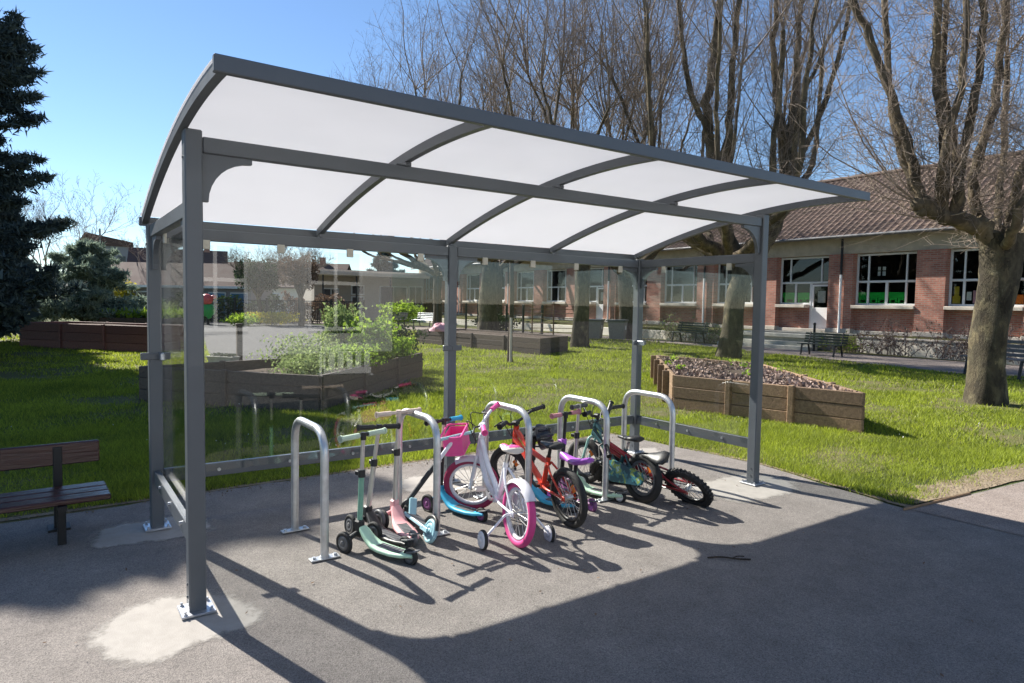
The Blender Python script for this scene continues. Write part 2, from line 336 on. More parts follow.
class MB:
    def __init__(s): s.V = []; s.F = []; s.n = 0; s.T = None
    def add(s, V, faces, mat=0, smooth=False):
        """faces: 2D int array (all one arity) or list of lists"""
        V = np.asarray(V, float)
        if s.T is not None:
            A = np.array(s.T); V = V @ A[:3, :3].T + A[:3, 3]
        if isinstance(faces, np.ndarray): groups = [faces]
        else:
            by = {}
            for f in faces: by.setdefault(len(f), []).append(f)
            groups = [np.array(g) for g in by.values()]
        for g in groups: s.F.append((g+s.n, mat, smooth))
        s.V.append(V); s.n += len(V)
        return s
    def box(s, c, size, rot=0, ch=.0, mat=0, M3=None):
        """rot: turn about z, or M3 a 3x3 matrix"""
        h = np.array(size)/2.; c = np.array(c, float)
        if ch > 0:
            ch = min(ch, h.min()*.45)
            V = np.array([[sg*(h[a] if a == i else h[a]-ch) for a, sg in enumerate(sgn)] for sgn, i in CHV]); F = CHF
        else:
            V = np.array([[x*h[0], y*h[1], z*h[2]] for x in (-1, 1) for y in (-1, 1) for z in (-1, 1)])
            F = [[0, 1, 3, 2], [4, 6, 7, 5], [0, 4, 5, 1], [2, 3, 7, 6], [0, 2, 6, 4], [1, 5, 7, 3]]
        if M3 is None:
            M3 = np.array([[math.cos(rot), -math.sin(rot), 0], [math.sin(rot), math.cos(rot), 0], [0, 0, 1]])
        return s.add(V @ np.asarray(M3).T + c, F, mat)
    def beam(s, a, b, w, h, up=(0, 0, 1), ch=.003, mat=0):
        """rectangular bar from a to b; w across, h along up"""
        a = np.array(a, float); b = np.array(b, float); d = b-a; l = np.linalg.norm(d); x = d/l
        u = np.array(up, float); y = unit(np.cross(u, x)); z = np.cross(x, y)
        return s.box((a+b)/2, (l, w, h), ch=ch, mat=mat, M3=np.stack([x, y, z], 1))
    def tubes(s, P, Rd, n=6, mat=0, cap=False, closed=False):
        """P [N,K,3] batch of polylines, Rd [N,K] or scalar"""
        P = np.asarray(P, float)
        if P.ndim == 2: P = P[None]
        Nn, K, _ = P.shape
        Rd = np.broadcast_to(np.asarray(Rd, float), (Nn, K)) if np.ndim(Rd) != 1 or Nn == 1 else np.broadcast_to(np.asarray(Rd)[None], (Nn, K))
        if closed: t = np.roll(P, -1, 1)-np.roll(P, 1, 1)
        else: t = np.gradient(P, axis=1)
        t /= np.linalg.norm(t, axis=2, keepdims=True)+1e-12
        if n >= 5:      # parallel transport frame
            t0 = t[:, 0]; ref = np.where(np.abs(t0[:, 2:3]) < .8, np.array([[0, 0, 1.]]), np.array([[1., 0, 0]]))
            U = np.zeros_like(P); u = np.cross(t0, ref); u /= np.linalg.norm(u, axis=1, keepdims=True)
            for k in range(K):
                u = u-(u*t[:, k]).sum(1, keepdims=True)*t[:, k]; u /= np.linalg.norm(u, axis=1, keepdims=True)+1e-12; U[:, k] = u
        else:
            ref = np.where(np.abs(t[:, :1, 2:3]) < .8, np.array([0, 0, 1.]), np.array([1., 0, 0]))
            U = np.cross(t, np.broadcast_to(ref, t.shape)); U /= np.linalg.norm(U, axis=2, keepdims=True)+1e-12
        W = np.cross(t, U)
        a = np.arange(n)*2*PI/n
        V = P[:, :, None]+Rd[:, :, None, None]*(np.cos(a)[:, None]*U[:, :, None]+np.sin(a)[:, None]*W[:, :, None])
        idx = np.arange(Nn*K*n).reshape(Nn, K, n)
        if closed: A, B = idx, np.roll(idx, -1, 1)
        else: A, B = idx[:, :-1], idx[:, 1:]
        F = np.stack([A, np.roll(A, -1, 2), np.roll(B, -1, 2), B], -1).reshape(-1, 4)
        V = V.reshape(-1, 3)
        s.add(V, F, mat, True)
        if cap and not closed:
            VV = V.reshape(Nn, K, n, 3)
            for i in range(Nn):
                s.add(VV[i, 0], [list(range(n))[::-1]], mat); s.add(VV[i, -1], [list(range(n))], mat)
        return s
    def cyl(s, a, b, r, n=12, mat=0, r2=None):
        return s.tubes(np.array([[a, b]], float), np.array([[r, r if r2 is None else r2]]), n, mat, True)
    def lathe(s, prof, n=24, M4=None, mat=0, closed=False):
        """prof [(r,z)] spun about z; M4 places it"""
        pr = np.array(prof, float); K = len(pr); a = np.arange(n)*2*PI/n
        V = np.stack([pr[:, None, 0]*np.cos(a), pr[:, None, 0]*np.sin(a), np.broadcast_to(pr[:, None, 1], (K, n))], -1).reshape(-1, 3)
        if M4 is not None:
            A = np.array(M4); V = V @ A[:3, :3].T + A[:3, 3]
        idx = np.arange(K*n).reshape(K, n)
        A_, B_ = (idx, np.roll(idx, -1, 0)) if closed else (idx[:-1], idx[1:])
        F = np.stack([A_, np.roll(A_, -1, 1), np.roll(B_, -1, 1), B_], -1).reshape(-1, 4)
        return s.add(V, F, mat, True)
    def prism(s, poly, z0, z1, M4=None, mat=0):
        """polygon (counter-clockwise, xy) from z0 to z1"""
        p = np.array(poly, float); n = len(p)
        V = np.concatenate([np.c_[p, np.full(n, z0)], np.c_[p, np.full(n, z1)]])
        if M4 is not None:
            A = np.array(M4); V = V @ A[:3, :3].T + A[:3, 3]
        F = [[i, (i+1) % n, (i+1) % n+n, i+n] for i in range(n)] + [list(range(n))[::-1], list(range(n, 2*n))]
        return s.add(V, F, mat)
    def ball(s, c, r, n=14, mat=0, M3=None):
        r = np.broadcast_to(np.array(r, float), (3,))
        k = n//2; pr = [(math.sin(PI*i/k), -math.cos(PI*i/k)) for i in range(k+1)]
        A = np.eye(4); A[:3, :3] = (np.eye(3) if M3 is None else np.asarray(M3)) @ np.diag(r); A[:3, 3] = c
        return s.lathe([(max(a, 1e-4), b) for a, b in pr], n, A, mat)
    def sheet(s, pts, mat=0): return s.add(pts, [list(range(len(pts)))], mat)
    def leaves(s, C, size, n=1, mat=0, wid=.4, shape=3, up=0.):
        """one small leaf-shaped face at each centre C [N,3]; size scalar or [N]"""
        C = np.asarray(C, float); Nn = len(C)
        d = rng.normal(size=(Nn, 3)); d[:, 2] += up; d /= np.linalg.norm(d, axis=1, keepdims=True)
        e = np.cross(d, rng.normal(size=(Nn, 3))); e /= np.linalg.norm(e, axis=1, keepdims=True)
        sz = np.broadcast_to(np.asarray(size, float), (Nn,))[:, None]*rng.uniform(.6, 1.3, (Nn, 1))
        if shape == 3:
            V = np.stack([C-e*sz*wid, C+e*sz*wid, C+d*sz], 1).reshape(-1, 3); F = np.arange(Nn*3).reshape(-1, 3)
        else:
            V = np.stack([C-d*sz*.5, C+e*sz*.32, C+d*sz*.6, C-e*sz*.32], 1).reshape(-1, 3); F = np.arange(Nn*4).reshape(-1, 4)
        return s.add(V, F, mat)
    def build(s, name, mats, parent=None, kind=None):
        me = bpy.data.meshes.new(name)
        V = np.concatenate(s.V) if s.V else np.zeros((0, 3))
        me.vertices.add(len(V)); me.vertices.foreach_set('co', V.astype(np.float32).ravel())
        lt, li, mi, sm = [], [], [], []
        for g, m, q in s.F:
            lt.append(np.full(len(g), g.shape[1])); li.append(g.ravel()); mi.append(np.full(len(g), m)); sm.append(np.full(len(g), q))
        lt = np.concatenate(lt); li = np.concatenate(li)
        me.loops.add(len(li)); me.loops.foreach_set('vertex_index', li.astype(np.int32))
        me.polygons.add(len(lt)); me.polygons.foreach_set('loop_start', np.concatenate([[0], np.cumsum(lt)[:-1]]).astype(np.int32))
        me.polygons.foreach_set('loop_total', lt.astype(np.int32))
        me.polygons.foreach_set('material_index', np.concatenate(mi).astype(np.int32))
        me.polygons.foreach_set('use_smooth', np.concatenate(sm).astype(bool))
        for m in (mats if isinstance(mats, (list, tuple)) else [mats]): me.materials.append(M[m] if isinstance(m, str) else m)
        me.update(calc_edges=True); me.validate()
        o = bpy.data.objects.new(name, me); COL.objects.link(o)
        if parent is not None: o.parent = parent
        if kind: o['kind'] = kind
        return o

def tag(o, label, cat, group=None):
    o['label'] = label; o['category'] = cat
    if group: o['group'] = group
    return o
def thing(name, label, cat, loc=(0, 0, 0), rot=(0, 0, 0), group=None):
    o = bpy.data.objects.new(name, None); COL.objects.link(o)
    o.location = loc; o.rotation_euler = rot if not isinstance(rot, (int, float)) else (0, 0, rot); o.empty_display_size = .1
    return tag(o, label, cat, group)
def dup(root, loc, rot, label, scale=1., group=None):
    def cp(o, par):
        c = o.copy(); COL.objects.link(c)
        if par: c.parent = par
        for ch in o.children: cp(ch, c)
        return c
    r = cp(root, None); r.location = loc; r.rotation_euler = (0, 0, rot); r.scale = (scale,)*3; r['label'] = label
    if group: r['group'] = group
    return r
def fillet(pts, r, n=6):
    pts = [np.array(q, float) for q in pts]; out = [pts[0]]
    for a, b, c in zip(pts[:-2], pts[1:-1], pts[2:]):
        u, v = unit(a-b), unit(c-b); l = min(r, np.linalg.norm(a-b)*.48, np.linalg.norm(c-b)*.48)
        A, B = b+u*l, b+v*l
        for i in range(n+1):
            t = i/n; out.append((1-t)**2*A+2*t*(1-t)*b+t*t*B)
    out.append(pts[-1]); return np.array(out)
def smoothpath(pts, n=5):
    P = np.array(pts, float); K = len(P); out = []
    Q = np.vstack([2*P[0]-P[1], P, 2*P[-1]-P[-2]])
    for i in range(K-1):
        p0, p1, p2, p3 = Q[i:i+4]
        for j in range(n):
            t = j/n
            out.append(.5*((2*p1)+(-p0+p2)*t+(2*p0-5*p1+4*p2-p3)*t*t+(-p0+3*p1-3*p2+p3)*t**3))
    out.append(P[-1]); return np.array(out)

# ------------------------------------------------------------------ camera, light, sky
PIT, ROL, YAW, FPX = -0.0565, 0.0169, 0.6092, 665.77
fw = np.array([math.sin(YAW)*math.cos(PIT), math.cos(YAW)*math.cos(PIT), math.sin(PIT)])
rt = np.array([math.cos(YAW), -math.sin(YAW), 0]); up = np.cross(rt, fw)
r2 = rt*math.cos(ROL)+up*math.sin(ROL); u2 = -rt*math.sin(ROL)+up*math.cos(ROL)
cam = bpy.data.cameras.new('camera'); camo = bpy.data.objects.new('camera', cam); COL.objects.link(camo)
CAMP = np.array([-.5572, -3.3922, 1.5])
mw = np.eye(4); mw[:3, 0] = r2; mw[:3, 1] = u2; mw[:3, 2] = -fw; mw[:3, 3] = CAMP
camo.matrix_world = Matrix(mw.tolist()); cam.sensor_width = 36; cam.lens = 36*FPX/1024; cam.clip_end = 3000; cam.clip_start = .05
SC.camera = camo
SDX, SDY = .35, -1.22                       # shadow run per metre of height
ELEV = math.atan(1/math.hypot(SDX, SDY)); AZ = math.atan2(-SDX, -SDY)   # azimuth from +y towards +x
sun = bpy.data.lights.new('sun', 'SUN'); sun.energy = 4.2; sun.angle = R(.53); sun.color = (1, .95, .87)
so = bpy.data.objects.new('sun', sun); COL.objects.link(so)
so.rotation_euler = Vector((SDX, SDY, -1)).to_track_quat('-Z', 'Y').to_euler(); so.location = (-10, 30, 40)
W = bpy.data.worlds.new('World'); SC.world = W; W.use_nodes = True
nt = W.node_tree; bg = nt.nodes['Background']
sky = nt.nodes.new('ShaderNodeTexSky'); sky.sky_type = 'NISHITA'; sky.sun_disc = False
sky.sun_elevation = ELEV; sky.sun_rotation = AZ; sky.air_density = .95; sky.dust_density = 0.; sky.ozone_density = 4.5
nt.links.new(sky.outputs[0], bg.inputs[0]); bg.inputs[1].default_value = .057
SC.view_settings.view_transform = 'Standard'; SC.view_settings.look = 'None'; SC.view_settings.exposure = 1.52; SC.view_settings.gamma = 1
SC.render.engine = 'CYCLES'; SC.cycles.max_bounces = 8; SC.cycles.transparent_max_bounces = 24
SC.cycles.diffuse_bounces = 3; SC.cycles.glossy_bounces = 4; SC.cycles.sample_clamp_indirect = 6
SC.cycles.use_denoising = True

# ------------------------------------------------------------------ setting: ground, yard, paths
def flat(name, poly, z, mat):
    return MB().sheet([(x, y, z) for x, y in poly]).build(name, mat, kind='structure')
flat('ground', [(-900, -900), (900, -900), (900, 900), (-900, 900)], 0, 'farground')
def wob(a, b, n, amp):
    out = []
    for i in range(n):
        t = i/n; out.append((a[0]+(b[0]-a[0])*t+rnd.uniform(-amp, amp), a[1]+(b[1]-a[1])*t+rnd.uniform(-amp, amp)))
    return out
YARD = [(-40, -40), (40, -40), (40, -1.6), (6.56, -1.23), (4.72, -1.07)] + wob((4.74, -.9), (5.0, .3), 8, .02) + wob((5.0, .4), (4.85, 2.2), 8, .02) \
    + wob((4.8, 2.25), (1.4, 2.13), 24, .03) + wob((1.4, 2.13), (-2, 1.96), 20, .02) + [(-40, 1.9)]
flat('asphalt_yard', YARD, .008, 'asphalt')
flat('beige_path', [(4.73, -1.09), (6.56, -1.25), (24, -2.2), (24, -9), (5.0, -9)], .012, 'path')
flat('lawn', [(-16, 1.7), (24, -2.0), (24, 30), (17, 40), (9, 26), (5.2, 10.5), (2.1, 10.5), (6.2, 36), (-16, 36)], .004, 'lawnsoil')
flat('school_path', [(16.6, -3), (21.8, -3), (21.8, 22), (19.2, 33), (16, 46), (12, 46), (15.4, 31), (20.6, 17), (18.7, 8), (17.2, 3)], .008, 'path')
flat('play_court', [(2.1, 10.6), (5.2, 10.6), (13, 30), (13, 44), (7.6, 44)], .008, 'court')
ver = MB()
def verge(line, w, seed):
    r_ = random.Random(seed); A, B = [], []
    for (x0, y0), (x1, y1) in zip(line[:-1], line[1:]):
        d = unit((x1-x0, y1-y0)); nn = (-d[1], d[0])
        for i in range(10):
            t = i/10; x = x0+(x1-x0)*t; y = y0+(y1-y0)*t; a = r_.uniform(.0, .02); b = w*r_.uniform(.45, 1.2)
            A.append((x-nn[0]*a, y-nn[1]*a, .0095)); B.append((x+nn[0]*b, y+nn[1]*b, .0095))
    for i in range(len(A)-1): ver.sheet([A[i], A[i+1], B[i+1], B[i]][::-1] if False else [A[i], A[i+1], B[i+1], B[i]])
verge([(24, -2.1), (6.56, -1.2), (4.75, -1.03)], -.42, 1) ; verge([(4.75, -1.03), (5.0, .35), (4.9, 2.2)], -.09, 2)
verge([(4.9, 2.22), (1.4, 2.12), (-4, 1.95)], -.08, 3)
ver.build('dry_verge', 'verge', kind='structure')
MB().beam((4.9, -1.085, .012), (4.66, -1.06, .012), .012, .03).beam((4.72, -1.07, .012), (5.6, -1.145, .012), .012, .03).build('timber_edging', 'plank', kind='structure')
def patch_mat():
    m, nt, out = new_mat('worn_concrete_patch')
    b = nt.nodes.new('ShaderNodeBsdfPrincipled'); b.inputs['Roughness'].default_value = .85; b.inputs['Specular IOR Level'].default_value = .15
    tc = nt.nodes.new('ShaderNodeTexCoord'); at = nt.nodes.new('ShaderNodeAttribute'); at.attribute_name = 'core'
    n = N(nt, 'ShaderNodeTexNoise', Scale=11., Detail=9., Roughness=.75); L(nt, tc, 'Object', n, 'Vector')
    r = ramp(nt, [(.3, (.29, .27, .245)), (.7, (.375, .35, .32))]); L(nt, n, 'Fac', r, 'Fac'); L(nt, r, 'Color', b, 'Base Color')
    a = N(nt, 'ShaderNodeMath', _operation='ADD'); L(nt, at, 'Fac', a, 0); L(nt, n, 'Fac', a, 1)
    mr = nt.nodes.new('ShaderNodeMapRange'); mr.inputs['From Min'].default_value = .78; mr.inputs['From Max'].default_value = 1.12; L(nt, a, 'Value', mr, 'Value')
    sp = nt.nodes.new('ShaderNodeTexVoronoi'); sp.inputs['Scale'].default_value = 260; L(nt, tc, 'Object', sp, 'Vector')
    bp = N(nt, 'ShaderNodeBump', Strength=.35, Distance=.003); L(nt, sp, 'Distance', bp, 'Height'); L(nt, bp, 'Normal', b, 'Normal')
    t = nt.nodes.new('ShaderNodeBsdfTransparent'); x = nt.nodes.new('ShaderNodeMixShader')
    L(nt, mr, 'Result', x, 'Fac'); L(nt, t, 'BSDF', x, 1); L(nt, b, 'BSDF', x, 2); L(nt, x, 'Shader', out, 'Surface')
    return m
M['patch'] = patch_mat()
def blob(name, cx, cy, rx, ry, z=.0105, seed=1, pw=3.2, rot=0):
    r_ = random.Random(seed); V = []; n = 48
    for k, (q, _) in enumerate(((1.3, 0), (.62, 1))):
        for i in range(n):
            a = 2*PI*i/n; c, s_ = math.cos(a), math.sin(a); g = (abs(c)**pw+abs(s_)**pw)**(-1/pw)*q*(1+.06*math.sin(3*a+seed)+.04*math.sin(5*a+2*seed))
            x, y = rx*g*c, ry*g*s_; V.append((cx+x*math.cos(rot)-y*math.sin(rot), cy+x*math.sin(rot)+y*math.cos(rot), z))
    F = [[i, (i+1) % n, n+(i+1) % n, n+i] for i in range(n)]+[list(range(n, 2*n))]
    o = MB().add(V, F).build(name, 'patch', kind='structure')
    at = o.data.attributes.new('core', 'FLOAT', 'POINT'); at.data.foreach_set('value', np.r_[np.zeros(n), np.ones(n)].astype(np.float32))
    return o
blob('concrete_patch', -.1, -.07, .32, .29, seed=3, rot=.25); blob('concrete_patch', -.02, 1.36, .34, .24, seed=4)
blob('concrete_patch', 2.16, 1.42, .42, .28, seed=5); blob('concrete_patch', 4.2, 1.30, .42, .26, seed=6); blob('concrete_patch', 4.2, -.03, .5, .3, seed=7)

# ------------------------------------------------------------------ the cycle shelter
LN, DP, HP = 4.3236, 1.3934, .04
ZFT, ZFB, ZBT, ZBB, ZRT, ZRB = 2.244, 2.171, 1.955, 1.879, .395, .308
AY = np.array([-.85, -.5, -.043, .674, 1.156, 1.43]); AZZ = np.array([2.288, 2.298, 2.268, 2.163, 2.05, 1.972])
AC = np.polyfit(AY, AZZ, 3)
za = lambda y: float(np.polyval(AC, y))
sh = thing('cycle_shelter', 'grey steel cycle shelter with curved white roof and clear glass sides', 'bike shelter')
def post(x, y, top):
    m = MB(); m.box((x, y, (top+.012)/2+.006), (.076, .078, top-.012), ch=.006)
    for z in (.09, .15, top-.12): m.cyl((x-.043, y, z), (x+.043, y, z), .007, 8)
    o = m.build('post', 'steel', sh)
    b = MB().box((x, y, .02), (.15, .15, .012), ch=.002)
    for i in (-1, 1):
        for j in (-1, 1):
            b.cyl((x+i*.057, y+j*.057, .02), (x+i*.057, y+j*.057, .031), .011, 6).cyl((x+i*.057, y+j*.057, .03), (x+i*.057, y+j*.057, .043), .006, 8)
    b.build('base_plate', 'bolt', o)
for x in (0, LN): post(x, 0, za(0)-.002)
for x in (0, LN/2, LN): post(x, DP, ZBT+.004)
e = .0415
MB().beam((e, 0, (ZFT+ZFB)/2), (LN-e, 0, (ZFT+ZFB)/2), .05, ZFT-ZFB, ch=.004).build('front_beam', 'steel', sh)
bb = MB()
for a in (0, 1): bb.beam((a*LN/2+e, DP-.005, (ZBT+ZBB)/2), ((a+1)*LN/2-e, DP-.005, (ZBT+ZBB)/2), .05, ZBT-ZBB, ch=.004)
bb.build('back_beam', 'steel', sh)
for x in (0, LN): MB().beam((x, e, (ZBT+ZBB)/2), (x, DP-e, (ZBT+ZBB)/2), .05, ZBT-ZBB, ch=.004).build('side_beam', 'steel', sh)
def rail(a, b, nb):
    m = MB().beam(a, b, .035, ZRT-ZRB, ch=.003); a = np.array(a); b = np.array(b); d = unit(b-a); nn = np.array((-d[1], d[0], 0))
    for i in range(nb):
        q = a+(b-a)*(i+.7)/(nb+.4)
        m.cyl(q-nn*.028, q+nn*.028, .011, 10, 1)
    m.build('lower_rail', ['steel', 'bolt'], sh)
zr = (ZRT+ZRB)/2
rail((e, DP, zr), (LN/2-e, DP, zr), 4); rail((LN/2+e, DP, zr), (LN-e, DP, zr), 4); rail((0, e, zr), (0, DP-e, zr), 3); rail((LN, e, zr), (LN, DP-e, zr), 3)
NA = 5
for i in range(NA):
    x = LN*i/(NA-1)-(.04 if i == 0 else 0); ys = np.linspace(-.845, 1.445, 25); m = MB(); w = .018
    zb = np.array([za(y) for y in ys])
    V = np.concatenate([np.c_[np.full(25, x-w), ys, zb], np.c_[np.full(25, x+w), ys, zb], np.c_[np.full(25, x+w), ys, zb+.05], np.c_[np.full(25, x-w), ys, zb+.05]])
    id_ = np.arange(100).reshape(4, 25); F = []
    for q in range(4):
        a, b = id_[q], id_[(q+1) % 4]
        F += [[a[k], a[k+1], b[k+1], b[k]] for k in range(24)]
    F += [[id_[0][0], id_[1][0], id_[2][0], id_[3][0]], [id_[3][-1], id_[2][-1], id_[1][-1], id_[0][-1]]]
    m.add(V, F)
    if 0 < i < NA-1:
        m.box((x, 0, (ZFT+za(0))/2), (.034, .05, za(0)-ZFT-.002)).box((x-.045, 0, ZFT+.005), (.05, .045, .006))
        m.box((x, DP, (ZBT+za(DP))/2), (.034, .04, max(.004, za(DP)-ZBT-.003)))
    m.build('roof_arch', 'steel', sh)
ys = np.linspace(-.84, 1.46, 25)
for i in range(NA-1):
    x0, x1 = LN*i/(NA-1)+.002, LN*(i+1)/(NA-1)-.002
    if i == 0: x0 = -.063
    if i == NA-2: x1 = LN+.024
    P = np.array([[(x0, y, za(y)+.0525), (x1, y, za(y)+.0525), (x1, y, za(y)+.0585), (x0, y, za(y)+.0585)] for y in ys]).reshape(-1, 3)
    id_ = np.arange(100).reshape(25, 4); F = []
    for k in range(24):
        for q in range(4): F.append([id_[k][q], id_[k+1][q], id_[k+1][(q+1) % 4], id_[k][(q+1) % 4]])
    F += [list(id_[0]), list(id_[-1])[::-1]]
    MB().add(P, F).build('roof_sheet', 'opal', sh)
yf = -.85
MB().box((LN/2-.02, yf, za(-.85)+.03), (LN+.1, .03, .062), ch=.004).build('front_edge', 'steel', sh)
MB().box((LN/2-.02, 1.478, za(1.46)+.022), (LN+.1, .03, .055), ch=.004).build('back_edge', 'steel', sh)
def gusset(c, dx, dy, zt, size=.22, th=.03):
    """quarter-round bracket in the corner below zt, running along (dx,dy) from the post at c"""
    pts = [(0, 0), (size, 0), (size, -.025)]
    r_ = size-.025
    for k in range(9):
        a = PI/2*(k/8); pts.append((size-r_*math.sin(a), -size+r_*math.cos(a)) if False else (.025+r_-r_*math.sin(a), -.025-r_+r_*math.cos(a)))
    pts += [(.025, -size), (0, -size)]
    pl = [(px, pz) for px, pz in pts][::-1]
    X = np.array([dx, dy, 0.]); Z = np.array([0, 0, 1.]); Y = np.cross(X, Z)
    A = np.eye(4); A[:3, 0] = X; A[:3, 1] = Z; A[:3, 2] = Y; A[:3, 3] = (c[0]+dx*.041, c[1]+dy*.041, zt-.002)
    MB().prism(pl, -th/2, th/2, A).build('corner_bracket', 'steel', sh)
gusset((0, 0), 1, 0, ZFB); gusset((LN, 0), -1, 0, ZFB)
for x in (0, LN/2, LN):
    if x > 0: gusset((x, DP), -1, 0, ZBB, .2)
    if x < LN: gusset((x, DP), 1, 0, ZBB, .2)
for x in (0, LN): gusset((x, DP), 0, -1, ZBB, .2); gusset((x, 0), 0, 1, ZBB, .2)
def pane(a, b, z0, z1):
    MB().beam((a[0], a[1], (z0+z1)/2), (b[0], b[1], (z0+z1)/2), .006, z1-z0, ch=0).build('glass_pane', 'glass', sh)
gz0, gz1 = ZRB+.04, 1.85
yb = DP-.034
for k in range(4):
    h = LN/2; x0 = (k//2)*h; xm = x0+h/2
    if k % 2 == 0: pane((x0+.05, yb), (xm-.004, yb), gz0, gz1)
    else: pane((xm+.004, yb), (x0+h-.05, yb), gz0, gz1)
for x, s in ((.03, 1), (LN-.03, -1)): pane((x, .05), (x, DP-.05), gz0, gz1)
for x in (.3, .78, 1.28, 1.86, LN/2+.3, LN/2+.8, LN/2+1.3, LN/2+1.86):
    MB().box((x, DP-.045, 1.853), (.05, .014, .06), ch=.003).build('glass_clip', 'tab', sh)
for x in (.02, LN-.02):
    for y in (.3, 1.05): MB().box((x, y, 1.853), (.014, .05, .06), ch=.003).build('glass_clip', 'tab', sh)
for (x, y) in ((0, DP), (LN/2, DP), (LN, DP)):
    m = MB()
    m.box((x, yb, 1.13), (.17, .024, .045), ch=.004).box((x, yb-.014, 1.13), (.012, .006, .03))
    m.build('glass_clamp', 'steel', sh)
for x in (.03, LN-.03): MB().box((x, DP-.07, 1.13), (.024, .1, .045), ch=.004).build('glass_clamp', 'bolt', sh)

# ------------------------------------------------------------------ cycle hoops
def make_hoop():
    t = thing('cycle_stand', '', 'bike stand', group='cycle stands under the shelter')
    pth = fillet([(0, -.28, .012), (0, -.28, .75), (0, .28, .75), (0, .28, .012)], .16, 8)
    MB().tubes(pth, .024, 14, cap=True).build('hoop_tube', 'galv', t)
    for s in (-1, 1):
        b = MB().box((0, s*.28, .017), (.17, .06, .008), ch=.002)
        for k in (-1, 1): b.cyl((k*.062, s*.28, .018), (k*.062, s*.28, .032), .011, 6)
        b.cyl((0, s*.28, .02), (0, s*.28, .03), .028, 14)
        b.build('base_plate', 'galv', t)
    return t
HL = ['empty galvanised hoop stand nearest the left end of the shelter', 'galvanised hoop stand with an ice blue scooter leaning on it',
      'galvanised hoop stand between the white and the red bicycle', 'galvanised hoop stand beside the purple scooter seat',
      'galvanised hoop stand at right end, behind the dark red bicycle']
hp0 = make_hoop()
for i, x in enumerate((.73, 1.46, 2.185, 2.92, 3.655)):
    if i == 0: hp0.location = (x, .59, 0); hp0['label'] = HL[0]
    else: dup(hp0, (x, .59, 0), 0, HL[i])
# SECTION2
# ------------------------------------------------------------------ bicycles
def AX(c):        # lathe axis z -> local y, centred at c
    A = np.eye(4); A[:3, 0] = (1, 0, 0); A[:3, 1] = (0, 0, 1); A[:3, 2] = (0, -1, 0); A[:3, 3] = c; return A
def torus_prof(Rm, r, n=10, squash=1.): return [(Rm+r*math.cos(2*PI*i/n), r*squash*math.sin(2*PI*i/n)) for i in range(n)]
def wheel(par, c, Rw, rt_, tyre, rimm, T=None, spokes=20, hub='silver', knob=False, refl=False):
    m = MB(); m.T = T; c = np.array(c, float)
    m.cyl(c+(0, -.035, 0), c+(0, .035, 0), .012, 10).cyl(c+(0, -.022, 0), c+(0, .022, 0), .02, 12)
    rr = Rw-2*rt_-.008
    P = []
    for i in range(spokes):
        a = 2*PI*i/spokes; b = a+(.35 if i % 2 else -.35); s = .018*(1 if (i//2) % 2 else -1)
        P.append([c+(.02*math.cos(b), s, .02*math.sin(b)), c+(rr*math.cos(a), 0, rr*math.sin(a))])
    m.tubes(np.array(P), .0022, 4)
    w = m.build('wheel', hub, par)
    t = MB(); t.T = T
    t.lathe(torus_prof(Rw-rt_, rt_, 12), 44, AX(c), closed=True)
    if knob:
        for i in range(34):
            a = 2*PI*(i+.5)/34
            for s in (-1, 1):
                d = np.array([math.cos(a), 0, math.sin(a)]); tn = np.array([-math.sin(a), 0, math.cos(a)])
                t.box(c+d*(Rw-.003)+np.array([0, s*rt_*.45, 0]), (.012, rt_*.7, .016), M3=np.stack([d, np.array([0, 1., 0]), tn], 1))
    t.build('tyre', tyre, w)
    q = MB(); q.T = T; ri = Rw-2*rt_
    q.lathe([(ri+.004, -.014), (ri+.004, .014), (ri-.012, .013), (ri-.016, .006), (ri-.016, -.006), (ri-.012, -.013)], 40, AX(c), closed=True)
    q.build('rim', rimm, w)
    if refl:
        f = MB(); f.T = T; f.box(c+(-.06*1.0, 0, .075), (.05, .012, .03), ch=.003, M3=np.array(Matrix.Rotation(-.9, 3, 'Y'))); f.build('reflector', 'orange', w)
    return w
